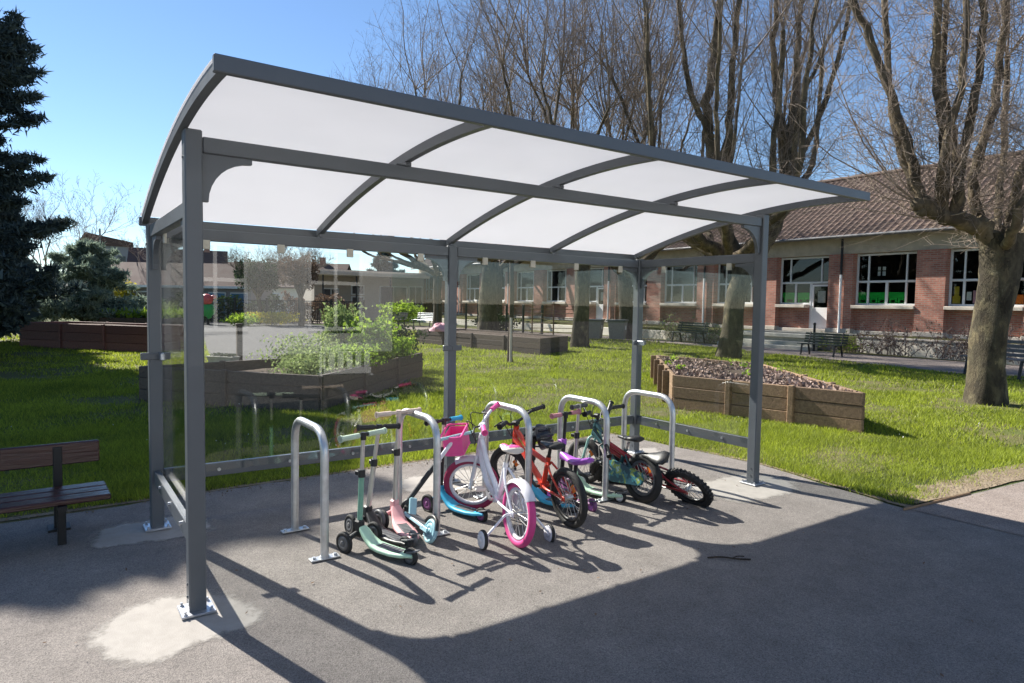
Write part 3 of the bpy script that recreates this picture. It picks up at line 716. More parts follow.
def kid_bike(name, label, loc, theta, lean, steer, Rw=.2, wb=.74, rt_=.024, tyre_f='tyre', tyre_r='tyre', rimm='silver', frame='red', fork=None,
             seat='blackp', seat2=None, bars='blackp', grips='blackp', guard=None, training=False, basket=None, mud=None, low=False, knob=False, refl=False, seat_h=.5, bar_h=.68, gside=-1, thick=.019):
    t = thing(name, label, 'bicycle', loc, (lean, 0, theta))
    fork = fork or frame
    A = np.array((0, 0, Rw)); BB = np.array((wb*.40, 0, Rw+.012)); S = np.array((wb*.29, 0, seat_h-.09))
    Fx = np.array((wb, 0, Rw)); hb = np.array((wb-.085, 0, Rw*2+.055)); ht = hb+np.array((-.033, 0, .115))
    ax = unit(ht-hb)
    T = Matrix.Translation(hb) @ Matrix.Rotation(steer, 4, Vector(ax)) @ Matrix.Translation(-Vector(hb))
    m = MB()
    m.cyl(hb-ax*.012, ht+ax*.006, thick*1.15, 12)
    if low:
        m.tubes(smoothpath([ht-ax*.03, (wb*.66, 0, Rw*2-.02), (wb*.5, 0, Rw+.1), BB+(.0, 0, .01)], 6), thick, 12)
        m.tubes(smoothpath([hb+ax*.01, (wb*.68, 0, Rw*2-.12), (wb*.52, 0, Rw+.03), BB], 6), thick*1.05, 12)
    else:
        m.tubes(np.array([hb+ax*.02, BB]), thick*1.2, 12)
        m.tubes(smoothpath([ht-ax*.025, (wb*.6, 0, S[2]+.0), S+(.0, 0, -.05)], 6), thick, 12)
    m.tubes(np.array([BB, S]), thick*.95, 12)
    m.cyl(BB+(0, -.035, 0), BB+(0, .035, 0), .024, 14)
    for s in (-1, 1):
        m.tubes(fillet([BB+(-.02, s*.022, 0), BB+(-.09, s*.042, 0), A+(0, s*.046, 0)], .05), .009, 8)
        m.tubes(fillet([S+(-.005, s*.014, -.04), S+(-.07, s*.04, -.1), A+(0, s*.046, .004)], .05), .008, 8)
        m.box(A+(0, s*.046, 0), (.04, .008, .035), ch=.002)
    m.build('frame', frame, t)
    f = MB(); f.T = T
    f.cyl(hb-ax*.035, hb-ax*.012, .02, 12)
    for s in (-1, 1):
        f.tubes(fillet([hb-ax*.022+np.array((0, s*.012, 0)), hb-ax*.035+np.array((.005, s*.05, 0)), Fx+(0, s*.05, 0)], .03), .0115, 10)
        f.cyl(Fx+(0, s*.042, 0), Fx+(0, s*.064, 0), .011, 8)
    f.build('fork', fork, t)
    wheel(t, Fx, Rw, rt_, tyre_f, rimm, T, knob=knob, refl=refl)
    wheel(t, A, Rw, rt_, tyre_r, rimm, None, knob=knob, refl=refl)
    top = ht+ax*(bar_h-ht[2]-.03)
    h = MB(); h.T = T
    h.cyl(ht, top, .0125, 10).box(top+(.01, 0, 0), (.05, .05, .035), ch=.008)
    bp = fillet([top+(-.06, .26, .055), top+(-.03, .15, .055), top+(.018, .07, 0), top+(.018, -.07, 0), top+(-.03, -.15, .055), top+(-.06, -.26, .055)], .05, 5)
    h.tubes(bp, .011, 10, cap=True)
    hb_o = h.build('handlebar', bars, t)
    for s in (-1, 1):
        g = MB(); g.T = T
        a, b = top+np.array((-.033, s*.16, .055)), top+np.array((-.062, s*.27, .055))
        g.cyl(a, b, .0165, 12); g.lathe([(.0165, 0), (.024, .002), (.024, .008), (.0165, .01)], 14, None) if False else g.cyl(b-(b-a)*.06, b, .022, 12)
        g.build('grip', grips, hb_o)
    br = MB(); br.T = T
    for s in (-1, 1):
        a = top+np.array((.0, s*.12, .045)); br.tubes(fillet([a, a+(.035, s*.02, .0), a+(.03, s*.1, -.01)], .02), .006, 7, cap=True)
        br.tubes(smoothpath([a+(.03, 0, 0), a+(.1, -s*.05, .02), top+(.07, s*.01, -.1), hb+(.03, s*.005, .04)], 6), .0035, 6)
    br.build('brake_lever', 'blackp', t)
    # saddle and post
    sp = MB().cyl(S+(.01, 0, -.03), S+unit(S-BB)*.06, .0125, 10); sp.build('seat_post', 'silver' if frame != 'red' else 'blackp', t)
    sc_ = S+unit(S-BB)*.06+np.array((.0, 0, .028))
    sm = MB(); pr = []
    for x, w, hh in ((-.115, .03, .03), (-.105, .062, .036), (-.06, .07, .036), (0, .048, .03), (.06, .026, .026), (.105, .02, .022), (.118, .008, .014)):
        pr.append([(x, w*math.cos(2*PI*k/14), hh*.62*math.sin(2*PI*k/14)+(.012 if x < -.05 else 0)) for k in range(14)])
    P = np.array(pr)+sc_; K = len(pr); idx = np.arange(K*14).reshape(K, 14)
    F = np.stack([idx[:-1], np.roll(idx[:-1], -1, 1), np.roll(idx[1:], -1, 1), idx[1:]], -1).reshape(-1, 4)
    sm.add(P.reshape(-1, 3), F[:, ::-1], 0, True); sm.add(P[0], [list(range(14))], 0); sm.add(P[-1], [list(range(14))[::-1]], 0)
    so_ = sm.build('saddle', seat, t)
    if seat2:
        z = MB()
        z.ball(sc_+(-.07, 0, .026), (.045, .05, .016), 14).ball(sc_+(.05, 0, .015), (.05, .018, .01), 12); z.build('saddle_pad', seat2, so_)
    # cranks
    c = MB(); c.cyl(BB+(0, -.062, 0), BB+(0, .062, 0), .011, 10)
    da = np.array((math.cos(.5), 0, math.sin(.5)))*.1
    c.beam(BB+(0, .062, 0), BB+np.array((0, .066, 0))+da, .012, .022, up=(0, 1, 0)).beam(BB+(0, -.062, 0), BB+np.array((0, -.066, 0))-da, .012, .022, up=(0, 1, 0))
    c.lathe([(.012, -.003), (.062, -.003), (.062, .003), (.012, .003)], 26, AX(BB+(0, -.05, 0)), closed=True)
    co = c.build('crank', 'silver' if guard else 'blackp', t)
    for s in (1, -1):
        MB().box(BB+np.array((0, s*.105, 0))+s*da, (.07, .075, .022), ch=.006).cyl(BB+np.array((0, s*.06, 0))+s*da, BB+np.array((0, s*.14, 0))+s*da, .006, 8).build('pedal', 'creamseat' if low else 'blackp', co)
    if guard:
        pts = [(-.05, .045), (-.06, 0), (-.045, -.045), (.0, -.055), (BB[0], -.085)] + [(BB[0]+.085*math.sin(a), -.085*math.cos(a)) for a in np.linspace(.2, PI-.15, 9)] + [(BB[0]-.01, .085), (.02, .055)]
        A4 = np.eye(4); A4[:3, 0] = (1, 0, 0); A4[:3, 1] = (0, 0, 1); A4[:3, 2] = (0, -1, 0); A4[:3, 3] = A+np.array((0, (.072 if gside > 0 else -.05), .006))
        MB().prism(pts, .0, .022, A4).lathe([(.035, .022), (.035, .028), (.001, .03)], 18, A4 @ np.array(Matrix.Translation((BB[0], 0, 0)))).build('chain_guard', guard, t)
        if name == 'balance_trainer': pass
    else:
        ch = MB()
        for dz in (.06, -.06): ch.tubes(np.array([BB+(0, -.05, dz), A+(0, -.05, dz*.55)]), .005, 5)
        ch.lathe([(.01, -.003), (.033, -.003), (.033, .003), (.01, .003)], 20, AX(A+(0, -.05, 0)), closed=True); ch.build('chain', 'blackp', t)
    if mud:
        for C, a0, a1, TT in ((A, .55, 2.5, None), (Fx, 1.1, 2.3, T)):
            g = MB(); g.T = TT; n = 14; P = []
            for a in np.linspace(a0, a1, n):
                d = np.array((math.cos(a), 0, math.sin(a)))
                P += [C+d*(Rw+.008)+np.array((0, y, 0))-d*dd for y, dd in ((-.036, .02), (-.022, 0), (.022, 0), (.036, .02))]
            P = np.array(P); idx = np.arange(n*4).reshape(n, 4)
            F = np.stack([idx[:-1, :-1], idx[:-1, 1:], idx[1:, 1:], idx[1:, :-1]], -1).reshape(-1, 4)
            inner = P-np.tile(np.array([0, 0, .004]), (len(P), 1))
            g.add(P, F[:, ::-1], 0, True); g.add(inner, F, 0, True); g.build('mudguard', mud, t)
    if training:
        for s in (-1, 1):
            st = MB().tubes(fillet([A+(0, s*.05, 0), A+(0, s*.09, .0), (-.0, s*.215, .075), (0, s*.225, .062)], .02), .008, 8, cap=True)
            a = st.build('training_wheel_arm', 'whitepaint' if low else 'blackp', t)
            w = MB().lathe([(.012, -.016), (.05, -.016), (.054, -.008), (.054, .008), (.05, .016), (.012, .016)], 26, AX((0, s*.23, .061)), closed=True)
            w.lathe([(.001, -.02), (.02, -.02), (.02, .02), (.001, .02)], 14, AX((0, s*.23, .061))).build('training_wheel', 'rim', a)
            MB().lathe(torus_prof(.0535, .0075, 8, 1.6), 28, AX((0, s*.23, .061)), closed=True).build('training_tyre', 'tyre', a)
    if basket:
        k = MB(); k.T = T; c0 = hb+np.array((.15, 0, .085))
        x0, x1, y0 = -.06, .07, .11
        for z, gx in ((-.07, .0), (.065, .02)):
            ring = [c0+(x0, -y0-gx, z), c0+(x1+gx, -y0-gx, z), c0+(x1+gx, y0+gx, z), c0+(x0, y0+gx, z), c0+(x0, -y0-gx, z)]
            k.tubes(fillet(ring, .03), .008, 8)
        pz = [(x0, -y0), (x1, -y0), (x1, y0), (x0, y0)]
        for i in range(4):
            a, b = pz[i], pz[(i+1) % 4]
            a = c0+np.array((a[0], a[1], -.005)); b = c0+np.array((b[0], b[1], -.005)); k.beam(a, b, .006, .125, ch=.002)
        k.box(c0+(.005, 0, -.07), (.13, .22, .008)); k.build('basket', basket, t)
    return t, T, top
kid_bike('kids_bicycle', 'white and pink kids bicycle with magenta tyres, front basket and training wheels', (1.80, -.1, 0), R(81), R(3), R(58), Rw=.205, wb=.75,
         tyre_f='deeppink', tyre_r='pinktyre', rimm='rim', frame='whitepaint', seat='creamseat', seat2='hotpink', bars='whitepaint', grips='hotpink', guard='rim',
         training=True, basket='hotpink', mud='rim', low=True, seat_h=.57, bar_h=.68)
_, T_red, top_red = kid_bike('kids_bicycle', 'orange red kids bicycle with black tyres and a black helmet on its bars', (2.31, .0, 0), R(85), R(-4), R(22), Rw=.205, wb=.78,
         frame='red', fork='blackp', rimm='blackp', refl=True, seat_h=.53, bar_h=.64)
kid_bike('kids_bicycle', 'small pale teal kids bicycle with camouflage chain guard and thick black tyres', (3.14, .14, 0), R(90), R(2), R(12), Rw=.19, wb=.66, rt_=.03,
         frame='darkteal', fork='teal', rimm='greyp', guard='camo', gside=1, refl=True, seat_h=.47, bar_h=.62, mud=None)
kid_bike('kids_bicycle', 'dark red kids bicycle leaning over steeply at the right end of the row', (3.46, -.12, 0), R(97), R(-38), R(30), Rw=.19, wb=.72, rt_=.026,
         frame='darkred', fork='darkred', knob=True, rimm='blackp', seat_h=.48, bar_h=.66)
# helmet hanging from the red bicycle's handlebar
he = thing('helmet', 'black bicycle helmet hanging from the handlebar of the red bicycle', 'helmet', (2.47, .56, .50), (R(75), R(10), R(40)))
k = MB(); V = []
for i in range(9):
    a = PI/2*i/8
    V.append((max(.001, math.cos(a)), math.sin(a)))
A = np.diag([.125, .1, .095, 1.]); k.lathe(V, 26, A); k.lathe([(p*.9, q*.88) for p, q in V][::-1], 26, A); k.lathe([(1, 0), (.9, 0)], 26, A)
for s in (-1, 0, 1):
    k.tubes(np.array([(.118*math.cos(a), s*.045, .096*math.sin(a)*(1-.12*abs(s))+.004) for a in np.linspace(.25, PI-.25, 12)]), .011, 8, cap=True)
k.build('shell', 'helmet', he)
MB().tubes(smoothpath([(.07, .07, 0), (.03, .05, -.1), (.0, 0, -.14), (.03, -.05, -.1), (.07, -.07, 0)], 5), .006, 6).tubes(smoothpath([(-.07, .07, 0), (-.02, .05, -.08), (.0, 0, -.14), (-.02, -.05, -.08), (-.07, -.07, 0)], 5), .006, 6).build('strap', 'blackp', he)

# ------------------------------------------------------------------ scooters (x forward, rear wheel at the origin)
def small_wheel(par, c, r, w, tyre='tyre', hub='blackp'):
    o = MB().lathe([(r*.25, -w*.55), (r*.72, -w*.45), (r*.72, w*.45), (r*.25, w*.55)], 22, AX(c), closed=True).lathe([(.001, -w*.5), (r*.26, -w*.6), (r*.26, w*.6), (.001, w*.5)], 12, AX(c)).build('wheel', hub, par)
    MB().lathe([(r*.7, -w*.5), (r*.9, -w*.5), (r, -w*.28), (r, w*.28), (r*.9, w*.5), (r*.7, w*.5)], 26, AX(c), closed=True).build('tyre', tyre, o)
    return o
def tri_scooter(label, loc, theta, lean=0, deck='mint', stem='mintstem', upper='silver', gl='palegrip', gr_=None, bar='blackp', Ln=.47, H=.66, steer=0., hub='greyp', tyre='tyre', rake=.03, deckw=.12,
                seat=None, clamp='blackp', fw_r=.066, rear_r=.05, deck_grip='greyp', bar_half=.17, block='blackp', fhub=None):
    t = thing('kick_scooter', label, 'scooter', loc, (lean, 0, theta))
    gr_ = gr_ or gl
    # deck: wide waist, swept up to the neck
    secs = [(-.03, .03, .062, .018), (.0, .034, .060, .024), (.05, .048, .052, .028), (.12, .058, .047, .028), (.22, .058, .047, .03), (.29, .05, .053, .034), (.335, .042, .075, .04), (.375, .036, .108, .042), (.40, .03, .13, .03)]
    k = Ln/.47; P = []; n = 12
    for x, w, z, h in secs:
        w *= deckw/.12
        for a in np.arange(n)*2*PI/n:
            cx, cz = math.cos(a), math.sin(a)
            P.append((x*k, w*math.copysign(abs(cx)**.45, cx), z+h*.5*math.copysign(abs(cz)**.6, cz)))
    K = len(secs); idx = np.arange(K*n).reshape(K, n)
    F = np.stack([idx[:-1], np.roll(idx[:-1], -1, 1), np.roll(idx[1:], -1, 1), idx[1:]], -1).reshape(-1, 4)
    d = MB(); d.add(P, F[:, ::-1], 0, True); d.add(np.array(P[:n]), [list(range(n))], 0); d.add(np.array(P[-n:]), [list(range(n))[::-1]], 0)
    do = d.build('deck', deck, t)
    g = MB(); g.box((.16*k, 0, .0635), (.2*k, .062*deckw/.12, .004), ch=.0015)
    for i in range(7): g.box((.08*k+.027*k*i, 0, .066), (.008, .05*deckw/.12, .003))
    g.build('grip_pad', deck_grip, do)
    b = MB().box((-.02*k, 0, .085), (.07, .05, .008), ch=.003, M3=np.array(Matrix.Rotation(.25, 3, 'Y'))).build('brake_plate', deck_grip, t)
    small_wheel(t, (-.0, 0, rear_r), rear_r, .032, tyre, hub)
    hx = .43*k
    T = Matrix.Translation((hx, 0, .1)) @ Matrix.Rotation(steer, 4, 'Z') @ Matrix.Translation((-hx, 0, -.1))
    fr = MB(); fr.T = T
    fr.box((hx, 0, .125), (.055, .05, .11), ch=.012)
    for s in (-1, 1): fr.tubes(fillet([(hx, s*.015, .1), (hx, s*.075, .085), (hx, s*.1, fw_r)], .03), .016, 8, cap=True)
    fo = fr.build('front_block', block, t)
    for s in (-1, 1):
        q = MB(); q.T = T; c = (hx, s*.118, fw_r); r = fw_r; w = .026
        q.lathe([(r*.25, -w*.55), (r*.7, -w*.4), (r*.7, w*.4), (r*.25, w*.55)], 22, AX(c), closed=True).lathe([(.001, -w*.5), (r*.26, -w*.62), (r*.26, w*.62), (.001, w*.5)], 12, AX(c))
        wo = q.build('wheel', fhub or hub, t)
        q = MB(); q.T = T; q.lathe([(r*.7, -w*.5), (r*.9, -w*.5), (r, -w*.26), (r, w*.26), (r*.9, w*.5), (r*.7, w*.5)], 26, AX(c), closed=True); q.build('tyre', tyre, wo)
    base = np.array((hx, 0, .17)); tp = np.array((hx-rake, 0, H)); mid = base+(tp-base)*.55
    q = MB(); q.T = T; q.cyl(base-(0, 0, .05), mid, .0165, 14); so_ = q.build('stem', stem, t)
    q = MB(); q.T = T; q.cyl(mid-(0, 0, .02), mid+(0, 0, .025), .022, 14).box(mid+(.03, .0, 0), (.045, .02, .028), ch=.004); q.build('clamp', clamp, so_)
    q = MB(); q.T = T; q.cyl(mid, tp, .0125, 14); q.build('upper_stem', upper, so_)
    h = MB(); h.T = T; h.tubes(np.array([tp+(0, -bar_half+.02, 0), tp+(0, bar_half-.02, 0)]), .0115, 12, cap=True).cyl(tp-(0, 0, .03), tp+(0, 0, .016), .018, 12)
    ho = h.build('handlebar', bar, t)
    for s, mt in ((1, gl), (-1, gr_)):
        q = MB(); q.T = T; a = tp+np.array((0, s*.035 if mt == 'palegrip' else s*(bar_half-.11), 0)); b_ = tp+np.array((0, s*bar_half, 0))
        q.cyl(a, b_, .0165, 14).cyl(b_-(b_-a)*.08, b_, .021, 14); q.build('grip', mt, ho)
    if seat:
        q = MB(); q.T = T
        q.box(base+(-.02, 0, .16), (.06, .05, .06), ch=.01).build('seat_bracket', seat, t)
        pr = []
        for x, w, z, hh in ((.02, .024, .0, .05), (-.05, .034, -.012, .045), (-.12, .05, -.018, .04), (-.2, .075, -.01, .042), (-.27, .08, .008, .045), (-.31, .06, .022, .04), (-.33, .02, .03, .03)):
            pr.append([(x, w*math.cos(2*PI*j/14), z+hh*.6*math.sin(2*PI*j/14)) for j in range(14)])
        P = np.array(pr)+base+(-.03, 0, .17); K = len(pr); idx = np.arange(K*14).reshape(K, 14)
        F = np.stack([idx[:-1], np.roll(idx[:-1], -1, 1), np.roll(idx[1:], -1, 1), idx[1:]], -1).reshape(-1, 4)
        MB().add(P.reshape(-1, 3), F, 0, True).add(P[-1], [list(range(14))], 0).build('seat', seat, t)
        MB().tubes(np.array([base+(-.2, 0, .15), (hx-.14, 0, .06)]), .014, 10).build('seat_post', 'blackp', t)
    return t
tri_scooter('mint green three wheeled scooter with pale grips in front of the grey one', (1.115, -.02, 0), math.atan2(.43, -.15), 0, H=.70, Ln=.47, bar_half=.175)
tri_scooter('dark grey scooter with black deck and one black grip, behind the mint one', (1.17, .17, 0), math.atan2(.5, -.06), R(4), deck='blackp', stem='silver', gl='blackp', gr_='blackp', H=.70, block='blackp', Ln=.5, clamp='blackp', rake=.07, bar_half=.15)
tri_scooter('soft pink three wheeled scooter with beige grips and silver stem', (1.26, .24, 0), math.atan2(.42, .07), 0, deck='pinkpl', stem='silver', gl='beigegrip', H=.77, bar='beigegrip', rake=.04, steer=.3, Ln=.46, deckw=.13, block='pinkpl', tyre='greyp')
tri_scooter('bright sky blue three wheeled scooter with black stem and a blue grip', (1.86, .40, 0), math.atan2(.42, -.1), 0, deck='skyblue', stem='blackp', gl='blackp', gr_='skyblue', H=.655, block='skyblue', upper='beigegrip', Ln=.46, tyre='tyre', hub='darkpurple')
tri_scooter('purple scooter with a purple saddle, black stem and dusty pink grips', (2.66, .17, 0), math.atan2(.42, .04), 0, deck='darkpurple', stem='blackp', upper='blackp', gl='pinkgrip', H=.66, block='darkpurple', seat='purple', clamp='purple', Ln=.44, steer=.3, tyre='darkpurple', hub='purple', deckw=.1, bar='blackp')
tri_scooter('mint scooter with silver stem and white hubbed wheels between purple scooter and teal bicycle', (2.99, .22, 0), math.atan2(.42, -.12), 0, deck='mint', stem='silver', upper='silver', gl='greyp', H=.70, bar='silver', block='mint', hub='white', fhub='white', Ln=.46, bar_half=.1)
tri_scooter('deep blue scooter deck half hidden under the red bicycle', (2.52, .22, 0), math.atan2(.42, -.12), 0, deck='skyblue', stem='blackp', upper='blackp', gl='blackp', H=.5, block='skyblue', Ln=.42, tyre='tyre', bar_half=.1)
# two-wheeled folding scooter leaning on the second stand
t = thing('kick_scooter', 'ice blue two wheeled scooter leaning on the second stand with black and white stem', 'scooter', (1.36, .24, 0), (R(16), 0, math.atan2(.46, .03)))
d = MB().box((.2, 0, .085), (.32, .085, .022), ch=.008).box((.33, 0, .14), (.03, .05, .12), ch=.008, M3=np.array(Matrix.Rotation(.5, 3, 'Y')))
d.box((.03, .035, .08), (.1, .012, .03), ch=.003).box((.03, -.035, .08), (.1, .012, .03), ch=.003); dd = d.build('deck', 'iceblue', t)
MB().box((.2, 0, .098), (.27, .07, .004)).build('grip_pad', 'greyp', dd)
small_wheel(t, (0, 0, .075), .075, .03, 'iceblue', 'iceblue'); small_wheel(t, (.44, 0, .062), .062, .03)
MB().tubes(smoothpath([(-.075, 0, .1), (-.05, 0, .145), (0, 0, .165), (.06, 0, .15), (.1, 0, .11)], 4), .012, 8, cap=True).build('mudguard', 'blackp', t)
base = np.array((.41, 0, .17)); tp = np.array((.36, -.2, .66)); m1 = base+(tp-base)*.6
MB().tubes(fillet([(.44, .03, .062), (.42, .03, .14), base], .03), .013, 8).tubes(fillet([(.44, -.03, .062), (.42, -.03, .14), base], .03), .013, 8).build('fork', 'blackp', t)
st = MB().cyl(base-(tp-base)*.08, m1, .0175, 14).build('stem', 'blackp', t)
MB().cyl(m1, tp, .0145, 14).build('upper_stem', 'whitepaint', st); MB().cyl(m1-(tp-base)*.03, m1+(tp-base)*.03, .023, 14).build('clamp', 'silver', st)
hh = MB().tubes(np.array([tp+(.02, -.13, .05), tp, tp+(-.02, .13, -.05)]), .0115, 12, cap=True).build('handlebar', 'iceblue', t)
# SECTION3
# ------------------------------------------------------------------ raised beds
def raised_bed(label, corners, h, wood, fill, soil_drop=.08, courses=3, stakes=0, outer=None, cat='raised bed', seg=1.6):
    c0 = np.mean(corners, 0)
    t = thing('raised_bed', label, cat, (c0[0], c0[1], 0))
    cs = [np.array(c)-c0 for c in corners]; n = len(cs)
    hh = h/courses
    for i in range(n):
        a, b = cs[i], cs[(i+1) % n]; d = unit(b-a); nn = np.array((d[1], -d[0]))
        m = MB(); ln = np.linalg.norm(b-a); nb = max(1, round(ln/seg))
        for r_ in range(courses):
            cuts = [0]+[(j+(.0 if r_ % 2 else .0))/nb for j in range(1, nb)]+[1]
            for u, v in zip(cuts[:-1], cuts[1:]):
                p = a+(b-a)*u+d*.003; q = a+(b-a)*v-d*.003
                off = nn*rnd.uniform(-.006, .004)
                m.beam((*(p+off), hh*(r_+.5)), (*(q+off), hh*(r_+.5)), .05, hh-.006, ch=.006)
        for j in range(1, nb):
            if stakes: p = a+(b-a)*j/nb+nn*.028; m.box((p[0], p[1], h/2+.006), (.075, .075, h+.012), rot=math.atan2(d[1], d[0]), ch=.008)
        if outer == i:
            for j in range(4):
                p = a+(b-a)*(.04+.27*j)+nn*.075; m.box((p[0], p[1], h*.5), (.06, .1, h*(1.0 if j < 3 else 1.02)), rot=math.atan2(d[1], d[0]), ch=.006)
        m.build('plank_wall', wood, t)
    ins = [c*.985 for c in cs]
    m = MB(); g = 14; P = []
    for i in range(g+1):
        for j in range(g+1):
            u, v = i/g, j/g
            p = (ins[0]*(1-u)+ins[1]*u)*(1-v)+(ins[3]*(1-u)+ins[2]*u)*v
            P.append((p[0], p[1], h-soil_drop+rnd.uniform(-.02, .02)+.05*math.sin(PI*u)*math.sin(PI*v)))
    idx = np.arange((g+1)**2).reshape(g+1, g+1)
    m.add(P, np.stack([idx[:-1, :-1], idx[1:, :-1], idx[1:, 1:], idx[:-1, 1:]], -1).reshape(-1, 4), 0, True)
    m.build('soil', fill, t)
    return t, ins, c0
def inside(ins, n):
    u, v = rng.random(n)[:, None], rng.random(n)[:, None]
    return (ins[0]*(1-u)+ins[1]*u)*(1-v)+(ins[3]*(1-u)+ins[2]*u)*v
PB = [(6.97, 3.22), (7.52, .73), (10.0, 3.85), (9.75, 6.15)]
PB = [PB[0], PB[1], PB[2], PB[3]]
t, ins, c0 = raised_bed('light timber raised bed filled with bark mulch right of the shelter', PB, .5, 'plank', 'soil', .07, 3, 1, 3, seg=.95)
xy = inside(ins, 3800); m = MB(); m.leaves(np.c_[xy, .45+rng.random(len(xy))*.04], .06, shape=4); m.build('mulch', 'mulch', t, None)['kind'] = 'stuff'
m = MB()
for _ in range(8):
    q = inside(ins, 1)[0]; m.leaves(np.c_[q+rng.normal(0, .05, (16, 2)), .49+rng.random(16)*.07], .055, shape=4, up=.6)
m.build('weeds', 'lime', t)['kind'] = 'stuff'
GB = [(.53, 7.67), (2.42, 5.37), (5.55, 8.5), (2.95, 8.3)]
t, ins, c0 = raised_bed('dark timber raised bed full of leafy plants behind the shelter', GB, .5, 'darkplank', 'soil', .17, 3, 1)
def plant(label, name, loc, rx, ry, h, n, size, mat, shape=4, stems=8, group=None, cat='plant', up=.4, parent=None, dome=True):
    tt = thing(name, label, cat, loc, group=group)
    u = rng.normal(size=(n, 3)); u /= np.linalg.norm(u, axis=1, keepdims=True); rad = rng.random(n)**.45
    lump = 1+.28*np.sin(u[:, 0]*5+loc[0]*3)*np.cos(u[:, 1]*4+loc[1])+.2*np.sin(u[:, 2]*7+loc[0])
    P = u*(rad*lump)[:, None]*np.array((rx, ry, h*.5))+np.array((0, 0, h*.52)); P[:, 2] = np.abs(P[:, 2])
    MB().leaves(P, size, shape=shape, up=up).build('foliage', mat, tt)
    S = []
    for i in range(stems):
        a = rnd.uniform(0, 2*PI); r_ = rnd.random()*.7
        S.append(smoothpath([(rx*.15*math.cos(a), ry*.15*math.sin(a), 0), (rx*r_*.6*math.cos(a), ry*r_*.6*math.sin(a), h*.45), (rx*r_*math.cos(a), ry*r_*math.sin(a), h*.85)], 4))
    MB().tubes(np.array(S), np.linspace(.012, .003, len(S[0]))*max(.5, h), 5).build('stem', 'twig', tt)
    return tt
zt = .37
plant('broad bright green leafy plant at right corner of the dark timber bed', 'leafy_plant', (4.75, 8.0, zt), .45, .3, .52, 1000, .075, 'lime')
plant('tall bright green plant in the bed, beside the lavender bush', 'leafy_plant', (4.1, 7.5, zt), .5, .4, .88, 1600, .08, 'lime')
plant('low lime plant at the bed front edge right of centre', 'leafy_plant', (3.45, 6.8, zt), .45, .36, .46, 1200, .06, 'lime')
plant('sprawling grey green herb clump in the middle of the dark bed', 'herb_clump', (2.75, 6.45, zt), .55, .42, .42, 1700, .05, 'greyleaf')
plant('grey green herb clump at the front corner of the dark bed', 'herb_clump', (2.42, 6.0, zt), .42, .32, .32, 1100, .045, 'greyleaf')
plant('pale feathery herb at the back of the dark bed', 'herb_clump', (2.9, 7.4, zt), .7, .45, .58, 1900, .05, 'greyleaf')
plant('tall upright lavender bush at the back of the dark timber bed', 'lavender_bush', (3.75, 8.1, zt), .4, .3, 1.1, 2400, .06, 'greyleaf', 3, up=1.6)
plant('dark green leafy shrub behind the bright plants, right of the lavender', 'shrub', (5.5, 9.9, 0), .8, .6, 1.15, 1800, .07, 'darkleaf', 3, up=1.)
LB = [(10.6, 18.7), (11.4, 12.25), (13.2, 13.2), (12.8, 18.9)]
raised_bed('long low dark timber bed across the lawn behind the middle post', LB, .5, 'darkplank', 'soil', .06, 3, 1)
RB = [(-1.24, 20.7), (1.7, 17.0), (2.75, 17.9), (0, 21.6)]
raised_bed('red brown timber raised bed in the shade by the conifer', RB, .73, 'redplank', 'soil', .08, 3, 1)
raised_bed('shaded timber bed with a grassy top behind the red brown bed', [(1.0, 25.2), (3.1, 24.0), (4.3, 26.2), (2.2, 27.4)], .75, 'darkplank', 'lawnsoil', .02, 3, 1)
q = MB(); uv = rng.random((1100, 2)); P = np.array((1.0, 25.2))+uv[:, :1]*np.array((2.1, -1.2))+uv[:, 1:]*np.array((1.2, 2.2)); P = np.c_[P, rng.uniform(.74, .95, 1100)]
tag(q.leaves(P, .2, shape=3, up=1.4).build('ground_cover', 'lime', None, 'stuff'), 'bright green spring leaves on top of the far shaded bed', 'ground cover')
tr = thing('stone_trough', 'pale stone trough with small green plants on the court edge', 'planter', (2.57, 12.1, 0), (0, 0, R(-52)))
tr.scale = (.66, .66, .66)
MB().prism([(-.48, -.17), (.48, -.17), (.48, .17), (-.48, .17)], 0, .02).add([(-.42, -.14, .02), (.42, -.14, .02), (.42, .14, .02), (-.42, .14, .02), (-.5, -.19, .36), (.5, -.19, .36), (.5, .19, .36), (-.5, .19, .36)], [[0, 1, 5, 4], [1, 2, 6, 5], [2, 3, 7, 6], [3, 0, 4, 7], [4, 5, 6, 7]]).box((0, 0, .365), (1.04, .42, .04), ch=.01).build('basin', 'stone', tr)
MB().leaves(np.c_[rng.uniform(-.42, .42, 260), rng.uniform(-.14, .14, 260), rng.uniform(.39, .47, 260)], .07, shape=4, up=.5).build('plants', 'darkleaf', tr)['kind'] = 'stuff'
pt = thing('wooden_post', 'short brown wooden post standing beside the stone trough', 'post', (3.05, 12.75, 0))
MB().box((0, 0, .46), (.12, .12, .92), ch=.01).build('shaft', 'darkplank', pt); MB().box((0, 0, .93), (.15, .15, .03), ch=.008).build('cap', 'darkplank', pt)
pk = thing('pink_cloth', 'crumpled pink cloth lying on the long low bed wall', 'cloth', (10.75, 17.2, .5))
m = MB(); P = []; K, n = 8, 18
for i in range(K):
    f = PI/2*i/(K-1)
    for j in range(n):
        a = 2*PI*j/n; r_ = .3*math.cos(f)*(1+.22*math.sin(3*a+i)+.12*math.sin(7*a)); P.append((r_*math.cos(a)*1.3, r_*math.sin(a), .26*math.sin(f)*(1+.15*math.sin(5*a))))
idx = np.arange(K*n).reshape(K, n); m.add(P, np.stack([idx[:-1], np.roll(idx[:-1], -1, 1), np.roll(idx[1:], -1, 1), idx[1:]], -1).reshape(-1, 4), 0, True).build('fabric', 'pinkp', pk)

